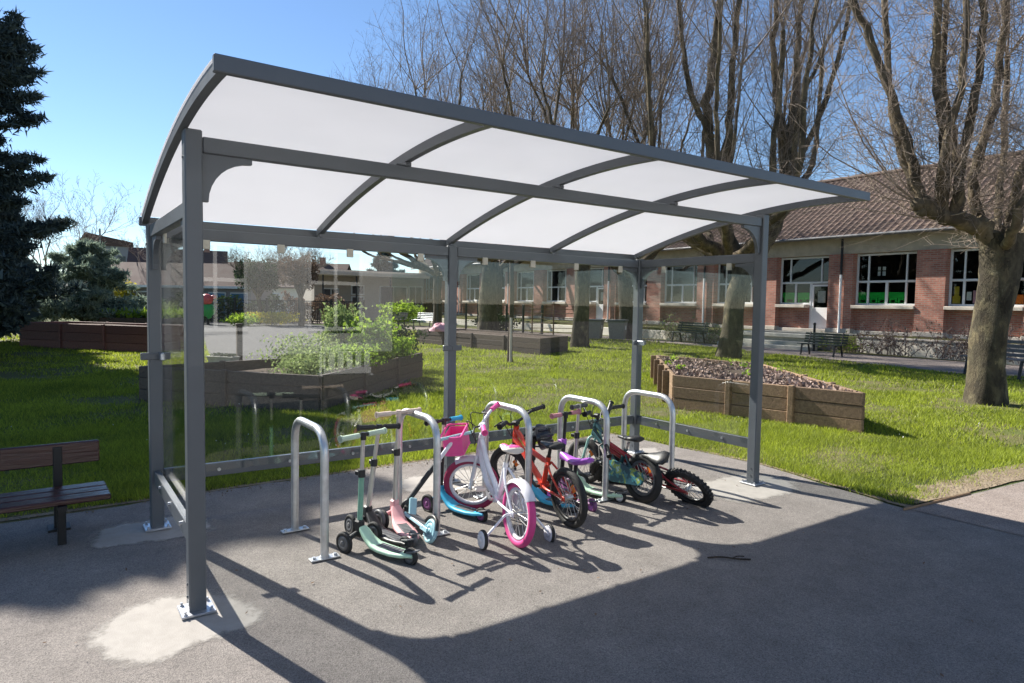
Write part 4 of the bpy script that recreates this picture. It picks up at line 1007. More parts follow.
# ------------------------------------------------------------------ benches, bins, posts
bn = thing('park_bench', 'red brown slatted bench in the shade left of the shelter', 'bench', (-.52, 1.6, 0), (0, 0, R(2)))
MB().box((-.72, .12, .49), (1.9, .035, .14), ch=.01).build('backrest', 'benchwood', bn)
s_ = MB()
for i in range(3): s_.box((-.72, -.27+.125*i, .285), (1.94, .115, .035), ch=.01)
s_.build('seat', 'benchwood', bn)
for x in (0., -1.4):
    MB().box((x, .12, .27), (.05, .05, .54), ch=.004).box((x, -.13, .255), (.045, .44, .025)).box((x, -.22, .13), (.045, .045, .25), ch=.004).box((x, .12, .012), (.12, .14, .02)).build('leg', 'blackmetal', bn)
def slat_bench(label, loc, rot, mat, ln=1.5, back=True):
    b = thing('park_bench', label, 'bench', loc, (0, 0, rot))
    if back:
        m = MB()
        for i in range(4): m.box((0, .26+.03*i, .52+.1*i), (ln, .025, .075), ch=.004)
        m.build('backrest', mat, b)
    m = MB()
    for i in range(4): m.box((0, -.2+.12*i, .44), (ln, .09, .03), ch=.004)
    m.build('seat', mat, b)
    for x in (-ln*.38, ln*.38):
        MB().beam((x, -.22, .42), (x, -.3, 0), .05, .05).beam((x, .2, .42), (x, .32, 0), .05, .05).beam((x, -.24, .41), (x, .24, .41), .05, .03).beam((x, .22, .42), (x, .36, .88), .04, .03).build('leg', 'blackmetal', b)
    return b
slat_bench('dark green park bench at the foot of the steps, below the white door', (19.75, 8.4, 0), R(-90), 'greenmetal', 1.7).scale = (.85,)*3
slat_bench('dark green park bench on the school path behind the mulch bed', (21.2, 15.05, 0), R(-90), 'greenmetal', 1.6)
slat_bench('grey mesh bench at the right edge behind the big plane tree', (17.4, 2.7, 0), R(-105), 'greyp', 1.6)
slat_bench('pale grey bench by the far fence, left of the middle post', (18.1, 32.6, 0), R(-70), 'galv', 1.7)
slat_bench('weathered wooden bench left of the pale grey bench', (16.8, 34.2, 0), R(-70), 'fencewood', 1.8)
for (x, y, lb) in ((19.1, 18.5, 'grey green recycling bin with a dark lid, left of its pair'), (19.75, 17.7, 'grey green recycling bin next to the dark pollard trunk')):
    b = thing('recycling_bin', lb, 'bin', (x, y, 0), (0, 0, R(35)))
    MB().add([(-.3, -.3, .06), (.3, -.3, .06), (.3, .3, .06), (-.3, .3, .06), (-.37, -.36, .82), (.37, -.36, .82), (.37, .36, .82), (-.37, .36, .82)], [[0, 1, 5, 4], [1, 2, 6, 5], [2, 3, 7, 6], [3, 0, 4, 7], [4, 5, 6, 7], [3, 2, 1, 0]]).build('body', 'bin', b)
    MB().box((0, 0, .86), (.8, .8, .07), ch=.02).cyl((-.36, .41, .86), (.36, .41, .86), .03, 8).build('lid', 'greyp', b)
    MB().box((0, -.345, .55), (.18, .012, .18), ch=.0).build('sticker', 'paper', b)
fe = thing('mesh_fence', 'black mesh fence with square posts along the school path', 'fence', (16.6, 19, 0))
dv = np.array((3.3, 15.5)); L_ = np.linalg.norm(dv); dd = dv/L_; nf = 8
for i in range(nf+1):
    p = dv*i/nf; MB().box((p[0], p[1], .75), (.09, .09, 1.5), ch=.008).build('post', 'blackmetal', fe)
m = MB(); H_ = []
for k in range(9): H_.append([(0, 0, .12+.15*k), (dv[0], dv[1], .12+.15*k)])
for k in range(120): p = dv*k/120; H_.append([(p[0], p[1], .1), (p[0], p[1], 1.35)])
m.tubes(np.array(H_), .004, 4).build('mesh_panel', 'blackmetal', fe)
lp = thing('lamp_post', 'tall thin black post beside the middle shelter post', 'lamp post', (17.9, 30.6, 0))
MB().cyl((0, 0, 0), (0, 0, 3.3), .06, 10, r2=.045).cyl((0, 0, 0), (0, 0, .3), .1, 10).build('pole', 'blackmetal', lp); MB().lathe([(.05, 3.3), (.16, 3.36), (.16, 3.42), (.001, 3.5)], 14).build('lantern', 'blackmetal', lp)
tl = thing('garden_trellis', 'rustic trellis of horizontal wooden rails in front of the school', 'trellis', (16.9, 18.6, 0), (0, 0, R(-34)))
for x in (-.9, 0, .9): MB().box((x, 0, .8), (.06, .06, 1.6), ch=.01).build('post', 'plank', tl)
m = MB()
for i in range(7): m.cyl((-1.0, -.04, .3+.2*i), (1.0, -.04, .32+.2*i+rnd.uniform(-.03, .03)), .016, 6)
m.build('rails', 'plank', tl)
sp = thing('spring_rider', 'red and green playground toy on the far court', 'playground toy', (6.95, 37.8, 0))
MB().cyl((0, 0, 0), (0, 0, .5), .08, 10).build('spring', 'blackmetal', sp)
MB().ball((0, 0, .85), (.42, .32, .4), 16).cyl((-.1, 0, .5), (.1, 0, .62), .22, 12).build('body', 'greentoy', sp)
MB().ball((-.05, 0, 1.45), (.33, .28, .33), 16).ball((.3, 0, 1.6), (.16, .12, .12), 10).build('head', 'redtoy', sp)

# ------------------------------------------------------------------ trees
FWH = np.array([math.sin(YAW), math.cos(YAW), 0])
def walk(P0, d0, ln, K, upb=.1, noise=.12):
    P0 = np.asarray(P0, float); d = np.asarray(d0, float).copy(); Nn = len(P0); out = np.zeros((Nn, K, 3)); out[:, 0] = P0
    st = (np.asarray(ln)/(K-1))[:, None]
    for k in range(1, K):
        d = d+rng.normal(0, noise, (Nn, 3)); d[:, 2] += upb; d /= np.linalg.norm(d, axis=1, keepdims=True)
        out[:, k] = out[:, k-1]+d*st
    return out
def along(P, m, t0, t1):
    """m random points on each polyline -> index, point, direction, t"""
    Nn, K, _ = P.shape
    i = np.repeat(np.arange(Nn), m); t = rng.uniform(t0, t1, Nn*m); f = t*(K-1.001); k = f.astype(int); w = (f-k)[:, None]
    a, b = P[i, k], P[i, k+1]
    d = b-a; d = d/(np.linalg.norm(d, axis=1, keepdims=True)+1e-9)
    return i, a*(1-w)+b*w, d, t
def side(d, spread, upb=.25):
    r_ = rng.normal(size=d.shape); r_ -= (r_*d).sum(1, keepdims=True)*d; r_ /= np.linalg.norm(r_, axis=1, keepdims=True)
    q = d*(1-spread)+r_*spread; q[:, 2] += upb; return q/np.linalg.norm(q, axis=1, keepdims=True)
def trunk_mesh(m, path, rad, n=20, K=26, rough=.09, mat=0):
    P = smoothpath(path, 8); tt = np.linspace(0, 1, len(P)); r_ = np.interp(tt, np.linspace(0, 1, len(rad)), rad)
    m.tubes(P, r_[None], n, mat)
    V = m.V[-1].reshape(len(P), n, 3); ph = rng.uniform(0, 6, 6)
    a = np.arange(n)*2*PI/n
    for i in range(len(P)):
        z = P[i, 2]; k = 1+rough*(np.sin(2*a+ph[0]+z*1.1)*.6+np.sin(3*a+ph[1]-z*2.3)*.6+np.sin(5*a+ph[2]+z*3.1)*.4)+rng.normal(0, rough*.16, n)
        if i < 5: k = k+(.13*(1-i/5))*np.maximum(0, np.sin(5*a+ph[3]))
        V[i] = P[i]+(V[i]-P[i])*k[:, None]
    m.V[-1] = V.reshape(-1, 3)
def bare_tree(label, loc, trunk, rad, limbs, nsh=6, shl=(2.5, 4.5), twigs=12, subs=3, shr=.022, name='pollard_tree', bark='bark', group='bare pollarded trees around the lawn', twl=(.3, 1.0), extra_low=0, seed=1, upb=.09, twigmat='twig', limbmat='limb', cat='tree', sn=.1, twr=.0055, thin=.72, fan=.46):
    global rng
    rng = np.random.default_rng(seed)
    t = thing(name, label, cat, (loc[0], loc[1], 0), group=group)
    m = MB(); trunk_mesh(m, trunk, rad); m.build('trunk', bark, t)
    c = MB(); st, dr, ln = [], [], []
    for pts, r0, r1 in limbs:
        r0 *= thin; r1 *= thin
        P = smoothpath(pts, 6); K = len(P); P[1:-1] += rng.normal(0, r0*.18, (K-2, 3)); rr = np.linspace(r0, r1, K)*(1+rng.normal(0, .07, K)); rr[-2:] *= 1.12
        c.tubes(P, rr[None], 10); c.ball(P[-1], r1*1.25, 10)
        if r0 > .09: c.ball(P[0], r0*1.2, 10)
        tip = unit(P[-1]-P[-3])
        for k in range(nsh):
            i = K-1 if k < nsh*.5 else rng.integers(K//2, K)
            d = tip+rng.normal(0, fan, 3)+np.array((0, 0, .45)); st.append(P[i]); dr.append(unit(d)); ln.append(rng.uniform(*shl)*(1 if i == K-1 else .75))
        for k in range(extra_low):
            i = rng.integers(1, K); d = rng.normal(0, .8, 3); d[2] = abs(d[2])*.18; st.append(P[i]); dr.append(unit(d)); ln.append(rng.uniform(.6, 2.0))
    S = walk(st, dr, np.array(ln), 9, upb, sn); ns = len(S)
    r_ = shr*np.array(ln)/max(ln)
    c.tubes(S, r_[:, None]*np.linspace(1, .16, 9), 5, 1)
    i, p, d, tt = along(S, twigs, .12, .98)
    l2 = rng.uniform(*twl, len(p))*(1.15-.6*tt)*np.clip(np.array(ln)[i]/np.mean(ln), .4, 1.2)
    T_ = walk(p, side(d, .62), l2, 5, .04, .09); c.tubes(T_, (twr*(.5+.5*rng.random(len(T_))))[:, None]*np.linspace(1, .35, 5), 3, 1)
    if subs:
        j, p, d, tt = along(T_, subs, .2, .95)
        U_ = walk(p, side(d, .55, .1), rng.uniform(.35, .8, len(p))*l2[j]*.6, 3, .03, .1); c.tubes(U_, twr*.62*np.array([1, .75, .4]), 3, 1)
    c.build('crown', [limbmat, twigmat], t)
    return t
def lat(pts): return [tuple(rt*a+FWH*d+np.array((0, 0, z))) for a, z, d in pts]
def auto_limbs(seed, H0, n, out, top, r0=.13):
    g = np.random.default_rng(seed); res = []
    for i in range(n):
        a = 2*PI*(i+g.uniform(-.3, .3))/n; o = out*g.uniform(.6, 1.15); d = np.array((math.cos(a), math.sin(a), 0))
        z1 = H0+g.uniform(.3, .8); tz = top*g.uniform(.75, 1.05)
        p = [np.array((0, 0, H0-.2)), d*o*.55+np.array((0, 0, z1)), d*o+np.array((0, 0, z1+1.0)), d*o*1.12+g.normal(0, .15, 3)*[1, 1, 0]+np.array((0, 0, (z1+1+tz)/2)), d*o*1.25+g.normal(0, .3, 3)*[1, 1, 0]+np.array((0, 0, tz))]
        res.append((p, r0*g.uniform(.8, 1.1), .035))
        if g.random() < .7:
            q = d*o*.95+np.array((0, 0, z1+.8)); e = g.normal(0, .6, 3)*[1, 1, 0]
            res.append(([q, q+e*.6+np.array((0, 0, 1.1)), q+e+np.array((0, 0, (tz-z1)*.75))], r0*.55, .03))
    return res
# nearest plane tree on the right: thick trunk, knobbly head, arm reaching left with upright limbs
limbs = [
    (lat([(.1, 2.5, 0), (-.35, 2.85, -.1), (-.9, 3.0, -.15), (-1.3, 3.2, -.1)]), .2, .13),
    (lat([(-1.25, 3.1, -.1), (-1.5, 4.0, -.1), (-1.95, 5.3, 0), (-2.5, 6.6, .1), (-2.9, 7.8, .2)]), .115, .05),
    (lat([(-1.2, 3.1, -.1), (-1.55, 4.3, .15), (-1.7, 5.6, .3), (-1.8, 7.6, .4)]), .10, .045),
    (lat([(-.95, 3.0, -.15), (-.98, 4.0, -.2), (-1.15, 5.2, -.1), (-1.25, 6.6, -.2), (-1.1, 8.2, -.2)]), .125, .05),
    (lat([(-.65, 2.95, -.1), (-.62, 4.0, .1), (-.85, 5.4, .2), (-.75, 7.8, .3)]), .10, .045),
    (lat([(-.1, 2.7, .1), (-.25, 3.7, .2), (.05, 4.9, .25), (.2, 6.4, .3), (.3, 7.9, .4)]), .12, .05),
    (lat([(.1, 2.7, -.1), (.15, 3.6, -.3), (.55, 4.8, -.4), (.7, 6.8, -.5)]), .10, .045),
    (lat([(.2, 2.5, 0), (.7, 2.9, .1), (1.1, 3.6, .1), (1.3, 5.0, .2), (1.5, 7, .2)]), .15, .05),
    (lat([(.2, 2.4, .1), (.5, 2.9, .7), (.8, 3.9, 1.0), (.9, 6, 1.2)]), .12, .05),
    (lat([(.1, 2.5, -.1), (-.2, 2.8, -.7), (-.1, 3.8, -.9), (0, 6, -1.0)]), .11, .05),
    (lat([(-.8, 2.95, -.15), (-.8, 4.2, -.4), (-.7, 5.6, -.5), (-.9, 7.8, -.6)]), .10, .045), (lat([(-1.0, 3.05, -.1), (-1.2, 3.9, -.5), (-1.1, 5.4, -.7), (-1.3, 7.6, -.8)]), .09, .04)]
bare_tree('largest plane tree with a thick mottled trunk and knobbly head at the right edge', (12.0, 1.05), lat([(0, 0, 0), (0, .6, 0), (.03, 1.4, 0), (.1, 2.1, 0), (.1, 2.75, 0)]), [.285, .245, .25, .285, .33], limbs,
          nsh=9, shl=(1.8, 4.2), twigs=13, subs=3, shr=.022, extra_low=18, seed=11, twl=(.4, 1.5), thin=.8)
limbs = [
    (lat([(.5, 2.9, 0), (1.15, 3.7, 0), (1.55, 4.8, .1), (1.6, 6.1, .1)]), .22, .13),
    (lat([(1.6, 6, .1), (1.25, 7.4, .1), (1.1, 9, .2), (1.15, 11, .2)]), .12, .05),
    (lat([(1.55, 5.9, .1), (1.75, 7.6, .2), (1.85, 9.5, .3), (1.95, 11.5, .4)]), .11, .05),
    (lat([(1.6, 5.4, 0), (2.2, 6.6, -.1), (2.7, 8.2, -.2), (3.1, 10.4, -.2)]), .1, .045),
    (lat([(1.5, 4.8, .1), (2.3, 5.5, .3), (2.6, 6.7, .5), (2.7, 9, .6)]), .1, .045),
    (lat([(.3, 3.0, 0), (-.3, 3.9, 0), (-.6, 5.2, .1), (-.75, 7.2, .2), (-.6, 9.2, .3), (-.5, 11.2, .3)]), .2, .06),
    (lat([(-.55, 5, .1), (-.2, 6.4, 0), (-.15, 8.2, 0), (.0, 10.8, 0)]), .13, .05),
    (lat([(-.7, 6.5, .1), (-1.3, 7.8, .2), (-1.6, 9.5, .2), (-1.8, 11.5, .2)]), .09, .045),
    (lat([(.3, 3.0, 0), (-1.0, 3.5, .3), (-1.9, 4.2, .5), (-2.3, 5.8, .6), (-2.5, 9, .6)]), .17, .06),
    (lat([(.4, 3.0, -.1), (.6, 3.8, -.9), (.7, 5.2, -1.1), (.8, 9, -1.2)]), .14, .05),
    (lat([(.4, 3.0, .1), (.2, 3.9, 1.0), (.2, 6, 1.2), (.3, 10, 1.3)]), .14, .05)]+auto_limbs(22, 3.0, 7, 2.6, 9.5, .13)
bare_tree('plane tree with sunlit trunk seen between the right shelter posts', (16.0, 9.12), lat([(0, 0, 0), (.1, .8, 0), (.15, 1.7, 0), (.35, 2.5, 0), (.42, 3.1, 0)]), [.36, .31, .29, .31, .36], limbs,
          nsh=10, shl=(2.6, 5.2), twigs=14, subs=4, shr=.03, extra_low=10, seed=12, twl=(.4, 1.6), thin=1.12)
Tm = dict(nsh=11, shl=(3.2, 7.0), twigs=17, subs=4, shr=.032, twr=.0068, twl=(.5, 2.1), upb=.07, fan=.52, thin=1.05)
bare_tree('straight pollard trunk on the lawn near the right rear shelter post', (15.03, 14.7), [(0, 0, 0), (0, 0, .8), (.05, 0, 1.8), (.05, 0, 3.3)], [.34, .27, .25, .29], auto_limbs(3, 3.3, 7, 2.0, 9.5), seed=13, **Tm)
bare_tree('stout pollard trunk right of the middle shelter post', (17.16, 24.1), [(0, 0, 0), (0, 0, 1), (.05, .05, 2.2), (.1, 0, 3.6)], [.55, .43, .41, .46], auto_limbs(4, 3.6, 7, 2.6, 11.5, .17), seed=14, **Tm)
bare_tree('dark pollard with bent arms beside the recycling bins', (20.76, 18.3), [(0, 0, 0), (.05, 0, 1), (-.05, 0, 2.0), (0, 0, 3.0)], [.42, .31, .29, .34], auto_limbs(5, 3.0, 6, 2.6, 10.5, .2), seed=15, bark='darkbark', **Tm)
bare_tree('distant bare tree hidden behind the middle shelter post', (18.1, 31.0), [(0, 0, 0), (0, 0, 1), (0, 0, 2), (0, 0, 3.2)], [.3, .24, .22, .25], auto_limbs(6, 3.2, 8, 3.6, 12), seed=16, bark='darkbark', **Tm)
bare_tree('farthest bare tree at the left end of the tall row', (24.3, 42.6), [(0, 0, 0), (0, 0, 1.2), (0, 0, 2.5), (0, 0, 4)], [.4, .3, .28, .3], auto_limbs(7, 4., 9, 5.2, 14), seed=17, bark='darkbark', **{**Tm, 'shl': (3.5, 6.5), 'twr': .009})
bare_tree('bare tree behind the school wing, crown thin and wide', (24.0, 33.5), [(0, 0, 0), (0, 0, 1.2), (0, 0, 2.5), (0, 0, 4)], [.34, .28, .26, .3], auto_limbs(8, 4., 7, 3.0, 12), seed=18, bark='darkbark', **{**Tm, 'shl': (3., 5.5)})
rng = np.random.default_rng(5)
bare_tree('young slim tree with pale trunk base on the lawn', (9.04, 10.44), [(0, 0, 0), (.0, 0, .7), (.03, 0, 1.6), (.0, 0, 2.6)], [.075, .06, .055, .05], [([(0, 0, 2.5), (a*.3, b*.3, 3.0), (a*.5, b*.5, 3.9)], .035, .012) for a, b in ((1, 0), (-.6, .8), (-.6, -.8), (.2, .9))], nsh=4, shl=(.8, 1.6), twigs=8, subs=2, shr=.01, seed=19, name='young_tree', group=None, bark='darkbark', twr=.004)
gp = MB(); gp.cyl((9.0, 10.36, 0), (9.0, 10.36, 1.15), .03, 8); tag(gp.build('tree_stake', 'cream'), 'pale support stake tied beside the young slim tree', 'stake')
bare_tree('low bare bush of fine purple twigs in front of the far houses', (-.3, 34), [(0, 0, 0), (0, 0, .5), (0, 0, 1.), (0, 0, 1.4)], [.2, .15, .14, .14], auto_limbs(9, 1.3, 7, 1.6, 4.2, .06), nsh=6, shl=(1.5, 3.2), twigs=12, subs=3, shr=.014, seed=20, name='bare_tree', group=None, twigmat='paletwig', limbmat='twig', twr=.008, sn=.2)
bare_tree('small leafless tree in front of the brown roofed house', (5.6, 52), [(0, 0, 0), (0, 0, 1), (0, 0, 2), (0, 0, 2.8)], [.14, .12, .1, .09], auto_limbs(10, 2.6, 5, 1.2, 5.5, .06), nsh=5, shl=(1, 2.2), twigs=9, subs=2, shr=.014, seed=21, name='bare_tree', group=None, twigmat='paletwig', limbmat='twig', twr=.011)
def round_tree(label, loc, zc, rx, rz, seed):
    global rng
    t = bare_tree(label, loc, [(0, 0, 0), (.1, 0, 1), (0, .1, 1.8), (0, 0, zc)], [.16, .13, .13, .1], [([(0, 0, 1.5), (math.cos(a)*rx*.5, math.sin(a)*rx*.5, zc-.1), (math.cos(a)*rx*.85, math.sin(a)*rx*.85, zc+.3)], .08, .03) for a in np.arange(7)*.9], nsh=7, shl=(.8, 1.6), twigs=10, subs=2, shr=.014, seed=seed, name='round_tree', group=None, bark='darkbark', twr=.012, sn=.25)
    u = rng.normal(size=(4200, 3)); u /= np.linalg.norm(u, axis=1, keepdims=True)
    P = u*(rng.random(4200)**.4)[:, None]*np.array((rx, rx, rz))*(1+.2*np.sin(u[:, :1]*6+seed))+np.array((0, 0, zc))
    MB().leaves(P, .13, shape=3).build('foliage', 'dryleaf' if seed % 2 else 'darkleaf', t); return t
round_tree('round dark twiggy tree left of the pair seen through the back glass', (9.85, 38.3), 3.0, 1.5, .95, 30)
round_tree('round brownish twiggy tree right of the pair seen through the back glass', (11.3, 34.7), 3.1, 1.2, .9, 31)
def conifer(label, loc, H, Rb, seed, prof=.75, mat='conifer', leanx=.5, z0=.7, nb=120, dens=520, leaf=.17, wid=.14, extra=()):
    global rng
    rng = np.random.default_rng(seed)
    t = thing('conifer', label, 'tree', (loc[0], loc[1], 0))
    tk = smoothpath([(0, 0, 0), (.05, 0, H*.35), (leanx*.4, 0, H*.7), (leanx, 0, H)], 6)
    m = MB(); m.tubes(tk, np.linspace(.26, .02, len(tk))[None], 10); m.build('trunk', 'darkbark', t)
    C = []; Bp = []
    for i in range(nb):
        f = (i+rng.random())/nb; z = z0+(H-z0)*f**.92
        b = np.array([np.interp(z, tk[:, 2], tk[:, k]) for k in range(3)]); a = rng.uniform(0, 2*PI)
        ln = Rb*(1-f)**prof*rng.uniform(.42, 1.18)+.25
        d = np.array((math.cos(a), math.sin(a), rng.uniform(-.15, .55)))
        P = walk(b[None], unit(d)[None], np.array([ln]), 7, .03, .11)[0]; P[:, 2] -= np.linspace(0, 1, 7)**2*ln*.10
        Bp.append(P)
    for b, d, ln in extra: Bp.append(walk(np.array([b], float), unit(d)[None], np.array([ln]), 7, .06, .05)[0])
    Bp = np.array(Bp)
    for P in Bp:
        ln = np.linalg.norm(P[-1]-P[0]); n = int(dens*(.25+ln)*1.3); t_ = rng.random(n)**.75; f = t_*5.999; k = f.astype(int); w = (f-k)[:, None]
        q = P[k]*(1-w)+P[k+1]*w
        sprd = (.08+.30*ln*.45*np.sin(np.clip(t_*1.05, 0, 1)*PI)**.7)[:, None]
        off = rng.normal(0, 1, (n, 3))*np.array((1, 1, .42))*sprd*.62; off[:, 2] += .04
        C.append(q+off)
    C = np.concatenate(C)
    cr = MB(); cr.leaves(C, leaf, shape=3, up=.25, wid=wid); cr.tubes(Bp, np.linspace(.035, .008, 7), 4, 1); cr.build('crown', [mat, 'darkbark'], t)
    return t
conifer('tall dark ragged conifer at the left edge of the view', (-2.0, 16), 7.3, 2.15, 41, prof=.95, leanx=.9, nb=70, dens=360, extra=[((.5, 0, 6.2), (1, 0, .3), 1.0), ((.6, .2, 6.6), (1, -.2, .45), 1.0), ((.5, 0, 5.8), (1, .2, .25), 1.0), ((.2, 0, 6.4), (-.5, 0, 1), 1.3), ((.8, 0, 7.2), (.3, 0, 1), .7), ((.8, 0, 7.0), (-.6, .2, 1), .7)])
conifer('dark conifer outside the left edge whose shade falls on the bench', (-4.1, 12.3), 9.1, 2.3, 42, prof=.32, leanx=.4, nb=120, dens=420, wid=.35)
conifer('dense dark conifer behind the ragged one, its shade covering the left lawn', (-4.2, 17.6), 13.0, 2.7, 45, prof=.36, leanx=.2, nb=190, dens=600, leaf=.24, wid=.4)
conifer('dark conifer beyond the ragged one, shading the grass at its foot', (-3.3, 23.8), 7.6, 2.7, 46, prof=.4, leanx=-.4, nb=150, dens=420, leaf=.26, wid=.35)
conifer('tall columnar conifer beyond the left edge, shading the grass behind the back glass', (-4.7, 24.2), 17, 2.1, 47, prof=.3, leanx=.1, nb=260, dens=420, leaf=.3, wid=.4)
conifer('low wide blue green conifer spreading behind the red brown bed', (.6, 26.5), 3.4, 2.4, 43, mat='bluecon', leanx=.1, z0=.3, nb=70, dens=300, leaf=.2)
conifer('distant dark green conifer above the canopy of the school wing', (30.7, 66.6), 7.4, 2.6, 44, leanx=0, z0=2.5, nb=60, dens=300, leaf=.35)
rng = np.random.default_rng(77)
plant('yellow flowering forsythia in front of the far fence', 'flowering_shrub', (3.6, 48.9, .6), 1.9, 1.2, 2.0, 2600, .16, 'yellow')
plant('second yellow shrub right of the forsythia, greener', 'flowering_shrub', (5.9, 50.5, .4), 1.3, 1.0, 2.0, 1500, .16, 'lime')
plant('clipped grey green shrub by the far fence, on the left', 'shrub', (3.0, 40.5, 0), 1.0, .9, 1.35, 2200, .13, 'greyleaf')
plant('clipped grey green shrub by the far fence, in the middle', 'shrub', (4.6, 40.0, 0), 1.1, .9, 1.4, 2200, .13, 'greyleaf')
plant('dark clipped shrub at right of the far grey green shrubs', 'shrub', (6.4, 39.4, 0), .9, .9, 1.3, 1800, .13, 'darkleaf')
plant('clump of yellow daffodils on the far court edge', 'flower_clump', (10.2, 36.6, 0), 1.7, .9, .8, 1500, .12, 'yellow', 3, up=1.2)
plant('green leafed daffodil clump left of the yellow one', 'flower_clump', (8.4, 36.0, 0), 1.0, .7, .6, 900, .14, 'lime', 3, up=1.5)
plant('bright green bush in front of the wing, left of the middle post', 'shrub', (17.9, 35.2, 0), 1.6, 1.1, 1.6, 2200, .15, 'lime')
plant('low dark green bush behind the mesh fence', 'shrub', (20.0, 27.5, 0), 1.3, 1.0, .9, 1500, .14, 'darkleaf')
# SECTION4
# ------------------------------------------------------------------ brick school
X0, YS = 26.0, 8.45
sb = thing('brick_school', 'long single storey red brick school with brown tiled roof and white windows', 'building', (X0, YS, 0))
PER, WW = 3.4, 2.4
K0, K1 = -3, 11
Y0, Y1 = K0*PER-.9, K1*PER+WW+1.0
wl = MB()
for k in range(K0, K1+2):
    y = k*PER-(PER-WW)/2; wl.box((.25, y, 1.87), (.5, PER-WW, 3.74))
for k in range(K0, K1+1):
    if k in (1, 5): wl.box((.40, k*PER+(.97+WW)/2, .79), (.24, WW-.97, 1.58))
    else: wl.box((.40, k*PER+WW/2, .79), (.24, WW, 1.58))
for y in (Y0+.1, Y1-.1): wl.box((5.2, y, 2.2), (9.4, .3, 4.4))
wl.prism([(.5, 4.4), (9.9, 4.4), (5, 7.5)], -.15, .15, np.array([[1, 0, 0, 0], [0, 0, 1, Y1-.1], [0, 1, 0, 0], [0, 0, 0, 1]], float))
wl.build('brick_wall', 'brick', sb)
MB().box((.3, (Y0+Y1)/2, 4.12), (.42, Y1-Y0, .74)).build('lintel_band', 'band', sb)
pl = MB()
for k in range(K0, K1+2): pl.box((.2, k*PER-(PER-WW)/2, .63), (.5, PER-WW+.06, .18), ch=.01)
for k in range(K0, K1+1): pl.box((.30, k*PER+WW/2, .59), (.42, WW-.07, .14), ch=.01)
pl.build('plinth', 'cream', sb)
rm = MB().box((4.5, (Y0+Y1)/2, 2.2), (.1, Y1-Y0-.6, 3.6)).box((2.6, (Y0+Y1)/2, .5), (3.9, Y1-Y0-.6, .1)).box((2.6, (Y0+Y1)/2, 4.05), (3.9, Y1-Y0-.6, .1))
for k in range(K0, K1, 3): rm.box((2.5, k*PER-(PER-WW)/2, 2.2), (3.8, .12, 3.5))
rm.build('interior', 'dim', sb)
def tiled(xa, za_, xb, zb_, ya, yb, per=.27, rows=18):
    m = MB(); npr = 5; ny = int((yb-ya)/per)*npr+1; ys = np.linspace(ya, yb, ny); ph = (np.arange(ny) % npr)/npr*2*PI
    hgt = .062*np.maximum(0, np.cos(ph))**.7
    d = np.array((xb-xa, zb_-za_)); d = d/np.linalg.norm(d); nn = np.array((-d[1], d[0])); nn = nn*np.sign(nn[1])
    P = []
    for r_ in range(rows):
        for e_, lift in ((0, .014), (1, 0)):
            f = (r_+e_)/rows; x = xa+(xb-xa)*f; z = za_+(zb_-za_)*f
            for q in range(ny): P.append((x+nn[0]*(hgt[q]+lift), ys[q], z+nn[1]*(hgt[q]+lift)))
    idx = np.arange(len(P)).reshape(rows*2, ny)
    F = np.stack([idx[:-1, :-1], idx[1:, :-1], idx[1:, 1:], idx[:-1, 1:]], -1).reshape(-1, 4)
    if xa < xb: F = F[:, ::-1]
    return m.add(P, F, 0, False)
ro = tiled(-.5, 4.42, 5.0, 7.72, Y0-.2, Y1+.25)
ro.sheet([(5, Y0-.2, 7.70), (10.5, Y0-.2, 4.4), (10.5, Y1+.25, 4.4), (5, Y1+.25, 7.70)])
ro_o = ro.build('roof', 'tiles', sb)
rg = MB().tubes(np.array([(5, y, 7.76) for y in np.linspace(Y0-.2, Y1+.25, 120)]), (.10+.018*(np.arange(120) % 2))[None], 8).build('ridge_cap', 'tiles', ro_o)
gt = MB(); gt.tubes(np.array([(-.52, Y0-.2, 4.40), (-.52, Y1+.2, 4.40)]), .065, 10, cap=True).box((-.16, (Y0+Y1)/2, 4.455), (.6, Y1-Y0, .03)).build('gutter', 'greyp', sb)
for k in (0, 3, 5, 8, 10):
    y = k*PER+(WW+.42 if k == 0 else -.5) if k else WW+.42
    MB().cyl((-.08, y, .55), (-.08, y, 2.9), .05, 10).build('downpipe', 'white', sb); MB().cyl((-.08, y, 2.9), (-.08, y, 4.35), .048, 10).build('downpipe', 'blackmetal', sb)
